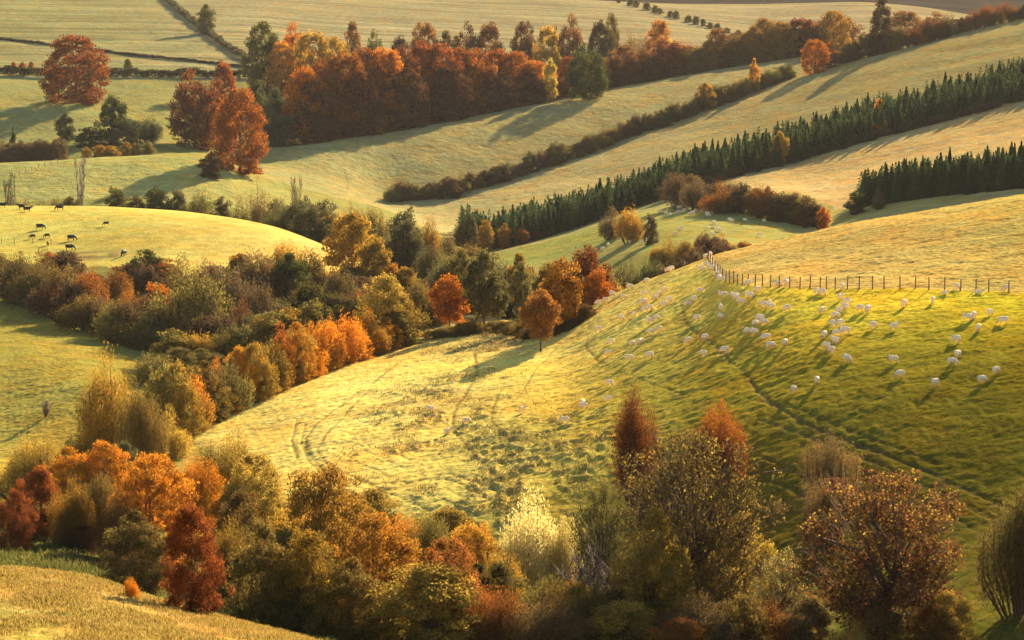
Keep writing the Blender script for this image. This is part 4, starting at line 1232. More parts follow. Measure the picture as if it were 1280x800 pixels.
# ------------------------------------------------------------------ the thicket below the cattle hill
TH = [(-6, 306, 56, 462, 'brush', OLIVE, BROWN, "dull olive shrub at the outer end of the thicket under the cattle"),
      (24, 312, 54, 458, 'brush', BROWN, OLIVE, "brown shrub near the outer end of the thicket under the cattle"),
      (54, 309, 56, 455, 'brush', BROWN2, OLIVE, "brown-olive shrub below the bare earth bank"),
      (62, 312, 26, 460, 'bush', RED, RUST, "small red-topped bush just under the bare earth bank"),
      (84, 322, 52, 448, 'brush', OLIVE, BROWN2, "olive shrub in the thicket below the bare earth bank"),
      (112, 330, 54, 445, 'brush', BROWN2, RUST, "rusty brown shrub in the thicket below the cattle"),
      (112, 342, 34, 440, 'bush', RED, RUST2, "bright red-orange bush inside the dark thicket below the cattle"),
      (145, 330, 40, 452, 'brush', RUST, BROWN2, "red-brown bush by the thicket's upper edge below the cattle"),
      (168, 324, 18, 458, 'tall', GREEN, GREEN2, "small dark green tree of a pair on the cattle field's lower edge"),
      (186, 313, 32, 456, 'tall', GREEN, OLIVE, "larger dark green tree of a pair on the cattle field's lower edge"),
      (30, 350, 60, 436, 'brush', (0.09, 0.06, 0.035), BROWN, "dark brown shrub shading the corner of the near green field"),
      (70, 352, 60, 430, 'brush', BROWN, DKRUST, "dark rust-brown shrub above the near green field"),
      (104, 364, 62, 424, 'brush', OLIVE, BROWN2, "wide olive shrub bulging from the thicket over the green field"),
      (142, 372, 62, 414, 'brush', OLIVE, OLIVE2, "tall olive shrub at the front of the dark thicket"),
      (160, 352, 44, 432, 'brush', ORANGE, BROWN2, "orange-tinged shrub deep in the dark thicket"),
      (178, 396, 50, 402, 'brush', BROWN, OLIVE, "brown shrub at the thicket's foot above the pale olive row"),
      (196, 348, 44, 430, 'bush', RUST2, ORANGE, "orange bush beside the tall olive-brown thicket tree"),
      (190, 366, 40, 424, 'brush', PURP, BROWN, "purple-brown bush under the orange one in the thicket"),
      (240, 326, 76, 412, 'brush', OLIVE, OLIVE2, "largest upright olive-brown tree in the middle of the thicket"),
      (226, 316, 50, 446, 'brush', BROWN, OLIVE2, "dull brown tree behind the largest thicket tree"),
      (258, 318, 46, 448, 'brush', RUST, BROWN, "red-tinged brown tree behind the largest thicket tree"),
      (286, 326, 56, 440, 'brush', BROWN, GREYB, "greyish brown tree in the upper thicket"),
      (290, 348, 34, 428, 'bush', RED, BROWN2, "small red bush in the thicket past the largest olive tree"),
      (318, 306, 52, 446, 'brush', BROWN2, GREYB, "wide brown tree on the cattle field's falling edge"),
      (304, 372, 44, 412, 'brush', PURP, RUST, "purplish bush low in the thicket above the orange hedge"),
      (326, 344, 54, 428, 'brush', GREYB, BROWN, "grey-brown twiggy tree in the thicket's middle"),
      (352, 298, 50, 448, 'brush', OLIVE2, AMBER, "amber-tipped olive tree at the thicket's top"),
      (362, 318, 40, 436, 'tall', GREEN, GREEN2, "dark green tree under the amber-tipped one"),
      (386, 306, 44, 442, 'brush', BROWN2, OLIVE, "tan tree beside the big amber tree"),
      (350, 372, 50, 412, 'brush', GREYB, OLIVE, "grey twiggy shrub above the orange hedge"),
      (386, 350, 54, 416, 'bush', (0.06, 0.06, 0.025), OLIVE, "very dark rounded tree above the orange hedge"),
      (424, 326, 46, 424, 'brush', OLIVE, BROWN, "olive tree under the big amber tree"),
      (412, 360, 44, 408, 'bush', GREEN, OLIVE, "dark olive bush behind the bright orange shrubs"),
      (440, 264, 58, 458, 'round', AMBER, GOLD, "big round amber tree crowning the thicket's upper end"),
      (470, 298, 52, 446, 'round', OLIVE, AMBER, "dark olive tree with amber top beside the big amber one"),
      (494, 326, 34, 436, 'bush', OLIVE, ORANGE, "small orange-rimmed tree below the amber ones"),
      (506, 334, 34, 432, 'round', GREEN2, AMBER, "dark green round tree with yellow rim past the amber ones"),
      (452, 350, 44, 410, 'brush', OLIVE, GREYB, "dull olive shrub behind the tall gold-olive tree"),
      (524, 348, 44, 414, 'brush', OLIVE, OLIVE2, "olive-brown tree between the gold-olive and the trunked orange tree"),
      (540, 376, 36, 400, 'brush', (0.08, 0.07, 0.03), OLIVE, "dark low shrub at the meadow corner by the trunked trees")]
TFX, TFY = [0, 50, 100, 150, 200, 250, 300, 350, 400, 450, 540], [366, 388, 412, 430, 442, 446, 442, 430, 424, 420, 408]
row([(x, y - 3) for x, y in zip(TFX, TFY)], 18, (40, 62), (56, 76), ['brush', 'bush', 'brush'], [(OLIVE, BROWN), (BROWN, PURP), ((0.09, 0.06, 0.035), BROWN), (BROWN2, RUST), (GREYB, OLIVE)], "# dark shrub along the thicket's shaded front from its outer end", "shrub", "shrubs of the thicket's shaded front", seed=31)
row([(-10, 444), (150, 432), (300, 426), (420, 424), (540, 420)], 22, (26, 46), (52, 70), ['brush', 'bush', 'round'], [(OLIVE, BROWN), (BROWN, PURP), (GREYB, OLIVE), (BROWN2, RUST), (OLIVE, AMBER), (PURP, BROWN)], "# shrub of the thicket's middle rank counted from its outer end", "shrub", "middle rank of the thicket", dist=True, seed=32, jd=10)
row([(340, 560), (430, 548), (520, 525), (600, 500)], 14, (40, 56), (48, 66), ['brush', 'bush'], [(OLIVE, GREYG), (GREYG, OLIVE), (OLIVE2, BROWN2)], "# olive shrub in the hollow between the cattle hill and the plantation", "shrub", "olive shrubs of the hollow", dist=True, seed=33, jd=14)
for px, top, w, b, k, a, c, lb in TH:
    b = foot(px, top, w, b, 1.35, 40, float(np.interp(px, TFX, TFY)))
    tree(px, top, w * 1.3, b, k, a, c, lb, "shrub" if ('shrub' in lb or 'bush' in lb) else "tree")

# ------------------------------------------------------------------ the bright orange and olive hedge along the meadow
HD = [(480, 342, 70, -436, 'beech+', OLIVE2, GOLD, "tall gold-olive tree ending the bright hedge at the meadow"),
      (503, 368, 52, -432, 'brush', AMBER, OLIVE2, "amber-sided shrub behind the tall gold-olive tree"),
      (458, 384, 44, -446, 'brush', ORANGE, AMBER, "orange shrub next to the tall gold-olive tree"),
      (436, 384, 44, -455, 'brush', ORANGE2, ORANGE, "brightest orange shrub of the meadow hedge near its far end"),
      (412, 392, 42, -463, 'brush', AMBER, ORANGE, "amber-orange shrub of the meadow hedge with a dark hollow beside it"),
      (392, 400, 40, -470, 'brush', ORANGE, ORANGE2, "orange shrub bulging over the meadow's shaded edge"),
      (372, 404, 40, -478, 'brush', ORANGE2, OLIVE2, "orange shrub with grey-olive lower half in the meadow hedge"),
      (352, 402, 34, -486, 'brush', ORANGE, RED, "small vivid orange shrub high in the meadow hedge"),
      (338, 416, 46, -492, 'brush', AMBER, OLIVE, "rounded amber shrub in the middle of the meadow hedge"),
      (318, 428, 46, -503, 'brush', OLIVE2, AMBER, "rounded olive shrub with golden rim in the meadow hedge"),
      (316, 402, 32, 372, 'brush', RED, ORANGE, "red-orange bush at the back of the meadow hedge"),
      (300, 432, 34, -508, 'brush', ORANGE2, AMBER, "golden orange shrub beside the olive one with golden rim"),
      (284, 446, 46, -518, 'brush', GREYG, OLIVE2, "grey-olive shrub in the meadow hedge below the orange ones"),
      (272, 446, 30, -505, 'brush', RED, ORANGE, "vivid red-orange shrub squeezed between grey-olive ones"),
      (258, 452, 46, -530, 'brush', OLIVE, BROWN2, "dull olive shrub on the near side of the vivid red-orange one"),
      (242, 458, 44, -540, 'brush', OLIVE2, ORANGE, "olive shrub with orange sunlit side in the meadow hedge"),
      (222, 452, 52, -552, 'brush', OLIVE2, AMBER, "large slanting olive shrub with amber rim near the hedge's low end"),
      (202, 446, 56, -560, 'brush', OLIVE, OLIVE2, "large dull olive shrub beside the great olive-brown tree"),
      (188, 438, 48, 330, 'brush', GREYG, OLIVE2, "pale green-grey shrub behind the great olive-brown tree"),
      (222, 434, 46, 340, 'brush', GREYG, OLIVE2, "pale olive shrub in the row before the dark thicket"),
      (252, 436, 44, 346, 'brush', OLIVE2, GREYG, "light olive shrub closing the row before the dark thicket"),
      (212, 505, 40, -575, 'brush', OLIVE2, GOLD, "low golden-olive shrub at the hedge foot by the great olive-brown tree")]
row([(205, 352), (300, 356), (400, 372), (500, 384)], 14, (42, 60), (54, 70), ['brush', 'bush'], [(OLIVE, OLIVE2), (OLIVE2, AMBER), (GREYG, OLIVE2), (AMBER, OLIVE)], "# olive shrub in the back rank of the bright meadow hedge", "shrub", "back rank of the meadow hedge", dist=True, seed=34)
row([(196, 566), (240, 540), (284, 516), (330, 494), (390, 470), (440, 453), (505, 432)], 19, (34, 52), (46, 62), ['bush+', 'brush+', 'bush+'], [(OLIVE2, AMBER), (ORANGE, AMBER), (OLIVE, GOLD), (AMBER, ORANGE2), (OLIVE, OLIVE2), (ORANGE2, OLIVE2)], "# rounded shrub along the meadow-side front of the bright hedge", "shrub", "front rank of the meadow hedge", seed=61)
for px, top, w, b, k, a, c, lb in HD:
    tree(px, top, w * 1.45, b, 'bush+' if (px // 2) % 3 == 0 else k, a, c, lb, "shrub")
tree(134, 428, 104, 268, 'brush+', OLIVE2, AMBER, "great olive-brown tree towering beside the near green field")
tree(176, 476, 70, 262, 'brush+', OLIVE2, BROWN2, "brownish flank shrub leaning on the great olive-brown tree", "shrub")
tree(104, 530, 60, 262, 'brush+', OLIVE, AMBER, "low olive-brown shrub at the field side of the great tree", "shrub")
tree(57, 502, 22, -521, 'barebush', BROWN, BROWN, "small bare dead sapling alone in the near green field")

# ------------------------------------------------------------------ the near stream-side trees
NEAR = [(18, 610, 46, 226, 'bush+', DKRUST, RED, "dark red shrub at the outer end of the shaded gully trees"),
        (48, 582, 56, 232, 'bush+', DKRUST, RED, "red bush beside the near green field's lowest corner"),
        (90, 590, 56, 236, 'brush+', BROWN2, AMBER, "amber-flecked brown bush between the red bush and the great tree"),
        (122, 585, 60, 228, 'brush+', BROWN2, OLIVE, "brown bush beneath the great olive-brown tree"),
        (155, 552, 50, 248, 'round+', GREEN2, GREYG, "small rounded green tree tucked below the great olive-brown tree"),
        (150, 604, 60, 214, 'brush+', (0.16, 0.075, 0.03), BROWN2, "dark brown shrub over the gully between red and orange ones"),
        (190, 566, 86, 224, 'beech+', RUST2, ORANGE2, "big orange-topped tree in front of the bright meadow's tip"),
        (168, 640, 80, 200, 'bush+', (0.13, 0.07, 0.025), OLIVE, "dark brown undergrowth shrub beneath the orange-topped tree"),
        (292, 524, 74, 240, 'brush+', OLIVE2, GOLD, "light olive tree with pale feathery top before the bright meadow"),
        (262, 548, 56, 232, 'brush+', OLIVE, OLIVE2, "darker olive shrub beside the pale feathery tree"),
        (318, 566, 76, 226, 'beech+', OLIVE2, GOLD, "rounded olive tree with golden rim before the bright meadow"),
        (300, 612, 70, 208, 'bush+', BROWN2, (0.1, 0.08, 0.03), "dim olive-brown shrub behind the dark red bush"),
        (243, 628, 78, -768, 'bush+', DKRUST, RED, "upright dark red bush standing at the gully edge by the dry slope"),
        (406, 583, 118, 212, 'beech+', AMBER, BROWN2, "big amber-brown domed tree in front of the bright meadow"),
        (352, 622, 70, 214, 'brush+', AMBER, GOLD, "golden shrub beside the amber-brown domed tree"),
        (330, 660, 84, 190, 'bush+', OLIVE, BROWN2, "dark olive tree over the black hollow of the gully"),
        (382, 662, 100, 188, 'bush+', OLIVE, AMBER, "dark olive bush under the amber-brown domed tree"),
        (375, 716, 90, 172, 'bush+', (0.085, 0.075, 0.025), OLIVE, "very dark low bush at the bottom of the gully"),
        (470, 640, 96, 196, 'beech+', ORANGE2, BROWN2, "big orange domed shrub beside the amber-brown tree"),
        (514, 640, 50, 202, 'brush+', ORANGE2, AMBER, "smaller orange-topped shrub behind the big orange one"),
        (540, 632, 66, 206, 'brush+', OLIVE2, OLIVE, "olive shrub with soft rim before the meadow's ridged grass"),
        (440, 700, 90, 176, 'bush+', BROWN2, OLIVE, "brown undergrowth shrub under the big orange one"),
        (497, 690, 52, 182, 'bush+', OLIVE, GREEN2, "small dark green shrub between orange neighbours"),
        (560, 672, 84, 188, 'beech+', BROWN2, RED, "brown-red shrub next to the yellow-amber ones"),
        (592, 654, 66, 198, 'beech+', ORANGE2, GOLD, "glowing yellow-orange shrub at the meadow's lower edge"),
        (622, 678, 60, 190, 'brush+', GOLD, AMBER, "yellow shrub beside the pale feathery willow"),
        (664, 602, 88, 190, 'brush+', PALE, PALE, "pale yellow feathery willow glowing before the shaded hill"),
        (706, 640, 50, 190, 'brush+', YELLOW, PALE, "golden feathery shrub leaning on the pale willow"),
        (530, 704, 150, 168, 'bush+', OLIVE2, GOLD, "large yellow-olive bush lowest in front of the orange shrubs"),
        (610, 720, 90, 172, 'brush+', BROWN, RUST2, "brown and rust shrub between the yellow-olive bush and the willow"),
        (680, 730, 120, 170, 'brush+', GREYB, BROWN2, "twiggy grey-brown shrub under the pale willow"),
        (795, 474, 56, 212, 'brush+', DKRUST, RUST, "slim dark red tree rising behind the great open tree"),
        (902, 489, 72, 208, 'brush+', RUST, RUST2, "red-orange headed tree rising behind the great open tree's shoulder"),
        (845, 540, 100, 200, 'brush+', BROWN, GREYB, "brown twiggy tree between the two red-headed ones"),
        (1043, 536, 76, 196, 'wispy+', GREYB, BROWN2, "grey bare-twigged tree behind the dark red-leaved tree"),
        (1030, 590, 60, 192, 'brush+', BROWN2, GREYB, "brown shrub at the foot of the grey bare-twigged tree"),
        (756, 600, 90, 182, 'open', OLIVE, GREEN2, "thin olive tree in the shade beside the great open tree"),
        (818, 640, 110, 186, 'bush+', GOLD, OLIVE2, "yellow bush glowing behind the great open tree's trunk"),
        (930, 640, 90, 182, 'bush+', OLIVE2, GOLD, "yellow-green bush glowing behind the great open tree's outer limb"),
        (868, 538, 210, 162, 'open', (0.15, 0.10, 0.035), (0.40, 0.27, 0.05), "great open tree with dark forking trunk and yellow-flecked leaves"),
        (755, 690, 130, 158, 'barebush', BROWN, BROWN, "arching dark leafless bush beside the great open tree's trunk"),
        (976, 690, 80, 156, 'open', (0.16, 0.12, 0.04), YELLOW, "small yellow-leaved tree between the two big near trees"),
        (870, 728, 120, 152, 'brush+', GREYB, BROWN, "brown twiggy undergrowth below the great open tree's trunk"),
        (960, 745, 110, 150, 'brush+', BROWN, RUST, "brown undergrowth bush between the two big near trees' trunks"),
        (780, 750, 110, 152, 'bush+', OLIVE, GOLD, "olive undergrowth bush below the arching leafless bush"),
        (1108, 592, 208, 150, 'openbig', (0.17, 0.055, 0.03), (0.46, 0.29, 0.05), "big dark red tree with large yellow-edged leaves and forked trunk"),
        (1282, 590, 110, 174, 'brush+', BROWN, OLIVE, "dark brown shrub on the shaded hillside at the frame's edge"),
        (1180, 740, 80, 152, 'open', RUST, GOLD, "low red and yellow bush under the big dark red tree")]
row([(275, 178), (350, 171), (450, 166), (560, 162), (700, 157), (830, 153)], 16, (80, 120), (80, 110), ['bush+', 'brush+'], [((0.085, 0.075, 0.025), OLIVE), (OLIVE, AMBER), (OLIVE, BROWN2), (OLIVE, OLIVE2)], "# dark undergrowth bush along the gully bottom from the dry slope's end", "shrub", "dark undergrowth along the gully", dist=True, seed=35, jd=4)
row([(20, 226), (150, 218), (300, 210), (450, 203), (620, 196)], 14, (70, 100), (84, 110), ['brush+', 'bush+'], [(OLIVE2, AMBER), (BROWN2, ORANGE), (OLIVE, GOLD), (AMBER, ORANGE)], "# olive-brown shrub in the middle rank of the stream-side trees", "shrub", "middle rank of the stream-side trees", dist=True, seed=36, jd=5)
for px, top, w, b, k, a, c, lb in NEAR:
    w *= 1.28 if k != 'open' and k != 'openbig' else 1.12
    if k[:4] in ('brus', 'bush', 'tall', 'roun', 'beec'):
        b = foot(px, top, w, b, 1.3, 150.0)
    tree(px, top, w, b, k, a, c, lb, "tree" if ('tree' in lb.split(' with')[0].split(' beside')[0].split(' before')[0].split(' behind')[0].split(' under')[0].split(' beneath')[0].split(' between')[0].split(' over')[0] or 'willow glowing' in lb) else "shrub")
row([(-5, 655), (30, 664), (70, 674), (110, 690)], 8, (24, 36), (46, 64), ['brush+', 'bush+'], [(PURP, DKRUST), (BROWN, PURP), (DKRUST, BROWN)], "# low purple-brown bramble along the shaded top of the gully", "shrub", "purple-brown brambles along the gully", seed=15)
row([(700, 156), (850, 150), (1000, 147), (1130, 146), (1215, 150)], 12, (60, 95), (80, 110), ['brush+', 'bush+'], [(BROWN, GREYB), (OLIVE, BROWN2), (BROWN2, RUST), (OLIVE, GOLD)], "# brown undergrowth bush below the two big near trees", "shrub", "undergrowth below the two big near trees", dist=True, seed=53, jd=3)
tree(164, 718, 26, -748, 'brush', ORANGE2, ORANGE, "tiny bright orange bush on the brow of the dry near slope", "shrub")
# ------------------------------------------------------------------ sheep and cattle: one continuous body each
def animal(name, blobs, legs, voxel, mats, face_fn, wool=0.0, seed=0):
    bm = bmesh.new()
    from mathutils import Matrix
    for (c, r, rot) in blobs:
        ret = bmesh.ops.create_icosphere(bm, subdivisions=3, radius=1.0)
        M = Matrix.Translation(c) @ Matrix.Rotation(rot, 4, 'Y') @ Matrix.Diagonal((r[0], r[1], r[2], 1))
        bmesh.ops.transform(bm, matrix=M, verts=ret['verts'])
    for pts in legs:                                   # tapered jointed legs
        for (a, ra), (b, rb) in zip(pts[:-1], pts[1:]):
            a_, b_ = Vector(a), Vector(b)
            d = b_ - a_
            ret = bmesh.ops.create_cone(bm, cap_ends=True, segments=10, radius1=ra, radius2=rb, depth=d.length * 1.1)
            bmesh.ops.transform(bm, matrix=Matrix.Translation((a_ + b_) / 2) @ d.to_track_quat('Z', 'Y').to_matrix().to_4x4(), verts=ret['verts'])
    me = bpy.data.meshes.new(name + "_rough")
    bm.to_mesh(me)
    bm.free()
    o = bpy.data.objects.new(name, me)
    COL.objects.link(o)
    m = o.modifiers.new("remesh", 'REMESH')
    m.mode = 'VOXEL'
    m.voxel_size = voxel
    s = o.modifiers.new("smooth", 'SMOOTH')
    s.iterations = 4
    dg = bpy.context.evaluated_depsgraph_get()
    fin = bpy.data.meshes.new_from_object(o.evaluated_get(dg))
    bpy.data.objects.remove(o)
    bpy.data.meshes.remove(me)
    fin.name = name
    n = len(fin.vertices)
    co = np.empty(n * 3, dtype=np.float32)
    fin.vertices.foreach_get("co", co)
    co = co.reshape(-1, 3)
    if wool:
        k = 9.0
        nz = vnoise(co[:, 0] * k + co[:, 2] * 3, co[:, 1] * k + co[:, 2] * k, seed)
        body = np.array([face_fn(*p) == 0 for p in co])
        nrm = np.empty(n * 3, dtype=np.float32)
        fin.vertices.foreach_get("normal", nrm)
        co += nrm.reshape(-1, 3) * (nz * wool * body)[:, None]
        fin.vertices.foreach_set("co", co.ravel())
    fin.materials.clear()
    for mt in mats:
        fin.materials.append(mt)
    for p in fin.polygons:
        p.material_index = face_fn(*p.center)
        p.use_smooth = True
    fin.update()
    return fin


def sheep_mesh(pose, seed):
    b = [((0, 0, .58), (.46, .25, .27), 0), ((-.24, 0, .60), (.27, .26, .26), 0), ((.24, 0, .57), (.25, .24, .26), 0), ((-.47, 0, .52), (.05, .05, .13), 0.2)]
    if pose == 'graze':
        b += [((.47, 0, .50), (.20, .15, .16), 0.7), ((.58, 0, .34), (.10, .10, .17), -0.5), ((.66, 0, .19), (.075, .075, .14), -0.45), ((.695, 0, .09), (.05, .055, .07), -0.4),
              ((.60, .13, .30), (.03, .075, .03), 0.3), ((.60, -.13, .30), (.03, .075, .03), 0.3)]
        head = lambda x, y, z: x > .53 and z < .40 and x > .58 - (z - .2) * .25
    elif pose == 'stand':
        b += [((.45, 0, .70), (.17, .14, .18), -0.7), ((.56, 0, .86), (.11, .10, .15), 0.3), ((.66, 0, .92), (.14, .075, .085), 0.35), ((.75, 0, .885), (.06, .055, .06), 0.3),
              ((.57, .13, .95), (.03, .085, .035), 0), ((.57, -.13, .95), (.03, .085, .035), 0)]
        head = lambda x, y, z: x > .56 and z > .80
    else:
        b = [((0, 0, .30), (.50, .30, .27), 0), ((-.24, 0, .30), (.30, .29, .25), 0), ((.40, 0, .42), (.17, .14, .18), -0.7), ((.50, 0, .56), (.11, .10, .15), 0.3), ((.60, 0, .62), (.14, .075, .085), 0.35),
             ((.69, 0, .585), (.06, .055, .06), 0.3), ((.51, .13, .64), (.03, .085, .035), 0), ((.51, -.13, .64), (.03, .085, .035), 0)]
        head = lambda x, y, z: x > .5 and z > .52
    legs = []
    if pose != 'lie':
        for sx, sy in ((.27, .13), (.27, -.13)):
            legs.append([((sx, sy, .46), .075), ((sx + .01, sy, .25), .048), ((sx - .01, sy, .06), .034), ((sx + .01, sy, 0), .04)])
        for sx, sy in ((-.30, .13), (-.30, -.13)):
            legs.append([((sx + .03, sy, .50), .11), ((sx - .07, sy, .24), .052), ((sx - .03, sy, .06), .034), ((sx - .01, sy, 0), .04)])
    fn = lambda x, y, z: 1 if (head(x, y, z) or (z < .30 and pose != 'lie' and x < .5)) else 0
    return animal("sheep", b, legs, 0.027, [M_WOOL, M_FACE], fn, 0.03, seed)


def cow_mesh(pose):
    b = [((0, 0, .98), (.78, .33, .40), 0), ((-.48, 0, 1.02), (.36, .33, .36), 0), ((.50, 0, .98), (.34, .30, .40), 0), ((0, 0, .84), (.6, .30, .33), 0)]
    if pose == 'graze':
        b += [((.88, 0, .90), (.36, .17, .23), 0.75), ((1.12, 0, .60), (.16, .13, .24), -0.35), ((1.22, 0, .32), (.12, .115, .24), -0.35), ((1.29, 0, .13), (.09, .10, .11), -0.3), ((1.12, .22, .58), (.04, .13, .05), 0), ((1.12, -.22, .58), (.04, .13, .05), 0)]
    else:
        b += [((.86, 0, 1.18), (.34, .17, .24), -0.55), ((1.10, 0, 1.36), (.17, .14, .17), 0), ((1.27, 0, 1.30), (.22, .115, .13), 0.45), ((1.40, 0, 1.20), (.10, .10, .10), 0.4), ((1.06, .24, 1.42), (.04, .14, .06), 0), ((1.06, -.24, 1.42), (.04, .14, .06), 0)]
    legs = []
    for sx, sy in ((.52, .19), (.52, -.19)):
        legs.append([((sx, sy, .85), .16), ((sx + .02, sy, .46), .085), ((sx - .01, sy, .12), .06), ((sx + .02, sy, 0), .075)])
    for sx, sy in ((-.62, .19), (-.62, -.19)):
        legs.append([((sx + .05, sy, .95), .22), ((sx + .10, sy, .66), .13), ((sx - .10, sy, .44), .085), ((sx - .05, sy, .12), .06), ((sx - .02, sy, 0), .075)])
    legs.append([((-.80, 0, 1.25), .05), ((-.90, 0, .95), .035), ((-.90, 0, .55), .045)])
    return animal("cow", b, legs, 0.05, [M_HIDE], lambda x, y, z: 0)


SHEEP = [sheep_mesh('graze', 1), sheep_mesh('stand', 2), sheep_mesh('graze', 3), sheep_mesh('lie', 4)]
R3 = random.Random(21)


def flock(spots, label, group, size=1.0, dist_min=40.0):
    spots = sorted(spots)
    for i, s in enumerate(spots):
        px, py = s[0], s[1]
        p = cast(px, py + 5.0 * size, dist_min)
        if p is None: continue
        pose = R3.choice([0, 0, 2, 2, 0, 1]) if len(s) < 3 else s[2]
        rz = R3.choice([0.2, 0.5, 2.7, 3.4, 2.2, 4.2, 5.6, 1.2]) + R3.uniform(-.4, .4)
        zz = p[2] + float(np.interp(p[0] / p[1], US, ZG[min(np.searchsorted(YS, p[1]), NR - 1)] - (CAM_Z - TG[min(np.searchsorted(YS, p[1]), NR - 1)] * YS[min(np.searchsorted(YS, p[1]), NR - 1)])))
        k = R3.uniform(0.82, 0.98) * (1.2 if dist_min > 100 else 1.0)
        o = link("sheep", SHEEP[pose], None, (p[0], p[1], zz - 0.02), rz, (k, k, k))
        lb = label.replace("#", ordn(i)).replace("@", "standing head up" if pose == 1 else ("lying" if pose == 3 else "grazing"))
        tag(o, lb, "sheep", group)


flock([(887, 317), (882, 320), (872, 322), (858, 327), (854, 329), (850, 330), (839, 335), (835, 337), (830, 338), (808, 350), (787, 358)], "# white sheep, @, along the skyline below the fence corner", "sheep along the skyline", 0.75)
flock([(765, 366), (779, 371), (757, 375), (748, 378), (805, 367), (806, 376), (802, 376), (830, 362), (824, 367), (819, 371), (836, 375), (830, 380), (806, 387), (812, 385), (776, 396), (792, 394), (813, 401), (820, 397), (814, 415), (825, 410), (748, 412)],
      "# white sheep, @, counted outward on the hill's falling flank", "sheep on the hill's falling flank", 0.8)
flock([(764, 428), (760, 440), (790, 428), (800, 427), (786, 448), (812, 444), (762, 479), (760, 498), (728, 503), (730, 507), (706, 526), (653, 513)], "# white sheep, @, among the low stragglers above the pale willow", "low stragglers above the pale willow", 0.9)
flock([(583, 527), (538, 513), (559, 539)], "# tiny white sheep, @, on the rough tussocks of the bright meadow", "sheep on the bright meadow", 0.7)
flock([(877, 335), (883, 328), (889, 333), (895, 342), (899, 346), (902, 349), (935, 353), (973, 353), (983, 353), (1053, 356), (1195, 357, 2), (1181, 363, 3), (1223, 364, 3), (1258, 360, 2)], "# white sheep, @, pressed close along the wire fence", "sheep along the wire fence", 0.95)
flock([(875, 363), (867, 373), (860, 378), (904, 367), (901, 385), (901, 394), (919, 370), (921, 373), (926, 377), (937, 369), (947, 361), (871, 397), (860, 424), (881, 421), (879, 441), (906, 436)], "# white sheep, @, on the slope under the fence corner", "sheep under the fence corner", 0.95)
flock([(954, 380), (962, 378), (964, 382), (984, 384), (950, 397), (944, 405), (954, 403), (934, 414), (942, 415), (957, 422), (963, 431), (981, 427)], "# white sheep, @, in the huddle of the upper middle slope", "huddle on the upper middle slope")
flock([(1021, 362), (1028, 363), (1050, 370), (1059, 376), (1056, 383), (1028, 385), (1075, 385), (1085, 386), (1049, 387), (1044, 394), (1041, 404), (1050, 403), (1057, 413), (1047, 415), (1030, 419), (1044, 425), (1033, 431), (1039, 437), (1091, 405), (1117, 407), (1058, 447)], "# white sheep, @, in the big straggling group under the fence's middle", "big group under the fence's middle", 1.0)
flock([(1130, 378), (1166, 374), (1209, 396), (1217, 393), (1223, 408), (1237, 389), (1254, 399), (1195, 423), (1197, 442), (1190, 453), (1117, 448), (1125, 467), (1169, 478), (1227, 474), (1245, 462), (1021, 475), (992, 487)], "# white sheep, @, of the scattered ones on the hill's shaded brow", "scattered sheep on the shaded brow", 1.1)
flock([(825, 264), (832, 266), (838, 269), (847, 258), (850, 258), (848, 265), (856, 261), (837, 268), (870, 262), (874, 259), (866, 266), (862, 268), (878, 264), (884, 267), (885, 269), (915, 275), (912, 273), (892, 278), (894, 282), (896, 286), (900, 287), (885, 284), (890, 291), (852, 284), (850, 286), (845, 291), (931, 274), (955, 275), (950, 293), (760, 306), (753, 311), (787, 302), (805, 301)],
      "# white sheep, @, in the far pasture below the plantation", "sheep in the far pasture", 0.55, 420)

COWS = [cow_mesh('graze'), cow_mesh('stand')]
CW = [(3, 256, 1, 0.1, "dark cow standing at the picture's outer edge on the hill brow"), (27, 258, 1, 2.9, "dark cow half hidden behind its neighbour on the hill brow"), (34, 261, 1, 0.3, "dark cow standing broadside in front of another on the brow"),
      (75, 259, 0, 3.4, "dark cow alone on the hill brow beyond the pair"), (50, 283, 0, 0.2, "largest dark cow grazing below the pair on the brow"), (41, 294, 0, 3.6, "small dark calf grazing below the largest cow"),
      (59, 293, 0, 3.0, "dark calf just under the largest cow"), (60, 303, 0, 1.7, "dark calf seen end-on above the bare earth bank"), (89, 297, 0, 0.4, "dark cow grazing alone above the bank with its shadow beside it"),
      (87, 309, 0, 0.1, "dark cow broadside right above the bare earth bank"), (133, 278, 0, 3.3, "dark calf grazing far out in the middle of the cattle field"), (155, 316, 0, 4.4, "dark cow seen end-on near the small dark green trees")]
for (px, py, pose, rz, lb) in CW:
    p = cast(px, py + 4)
    if p:
        k = 0.66 if 'calf' in lb else 0.95
        tag(link("cow", COWS[pose], None, (p[0], p[1], p[2] - 0.02), rz, (k, k, k)), lb, "cow", "cattle grazing on the round hill")

# ------------------------------------------------------------------ fences
bm = bmesh.new()
ret = bmesh.ops.create_cone(bm, cap_ends=True, segments=9, radius1=0.075, radius2=0.065, depth=1.75)
bmesh.ops.translate(bm, verts=ret['verts'], vec=(0, 0, 0.475))
for v in bm.verts:
    if v.co.z > 1.3: v.co.z += 0.05 * (v.co.x / 0.06)
bmesh.ops.bevel(bm, geom=[e for e in bm.edges if e.calc_length() < 0.06], offset=0.006, segments=1)
POST = bpy.data.meshes.new("post")
bm.to_mesh(POST)
bm.free()
POST.materials.append(M_POST)


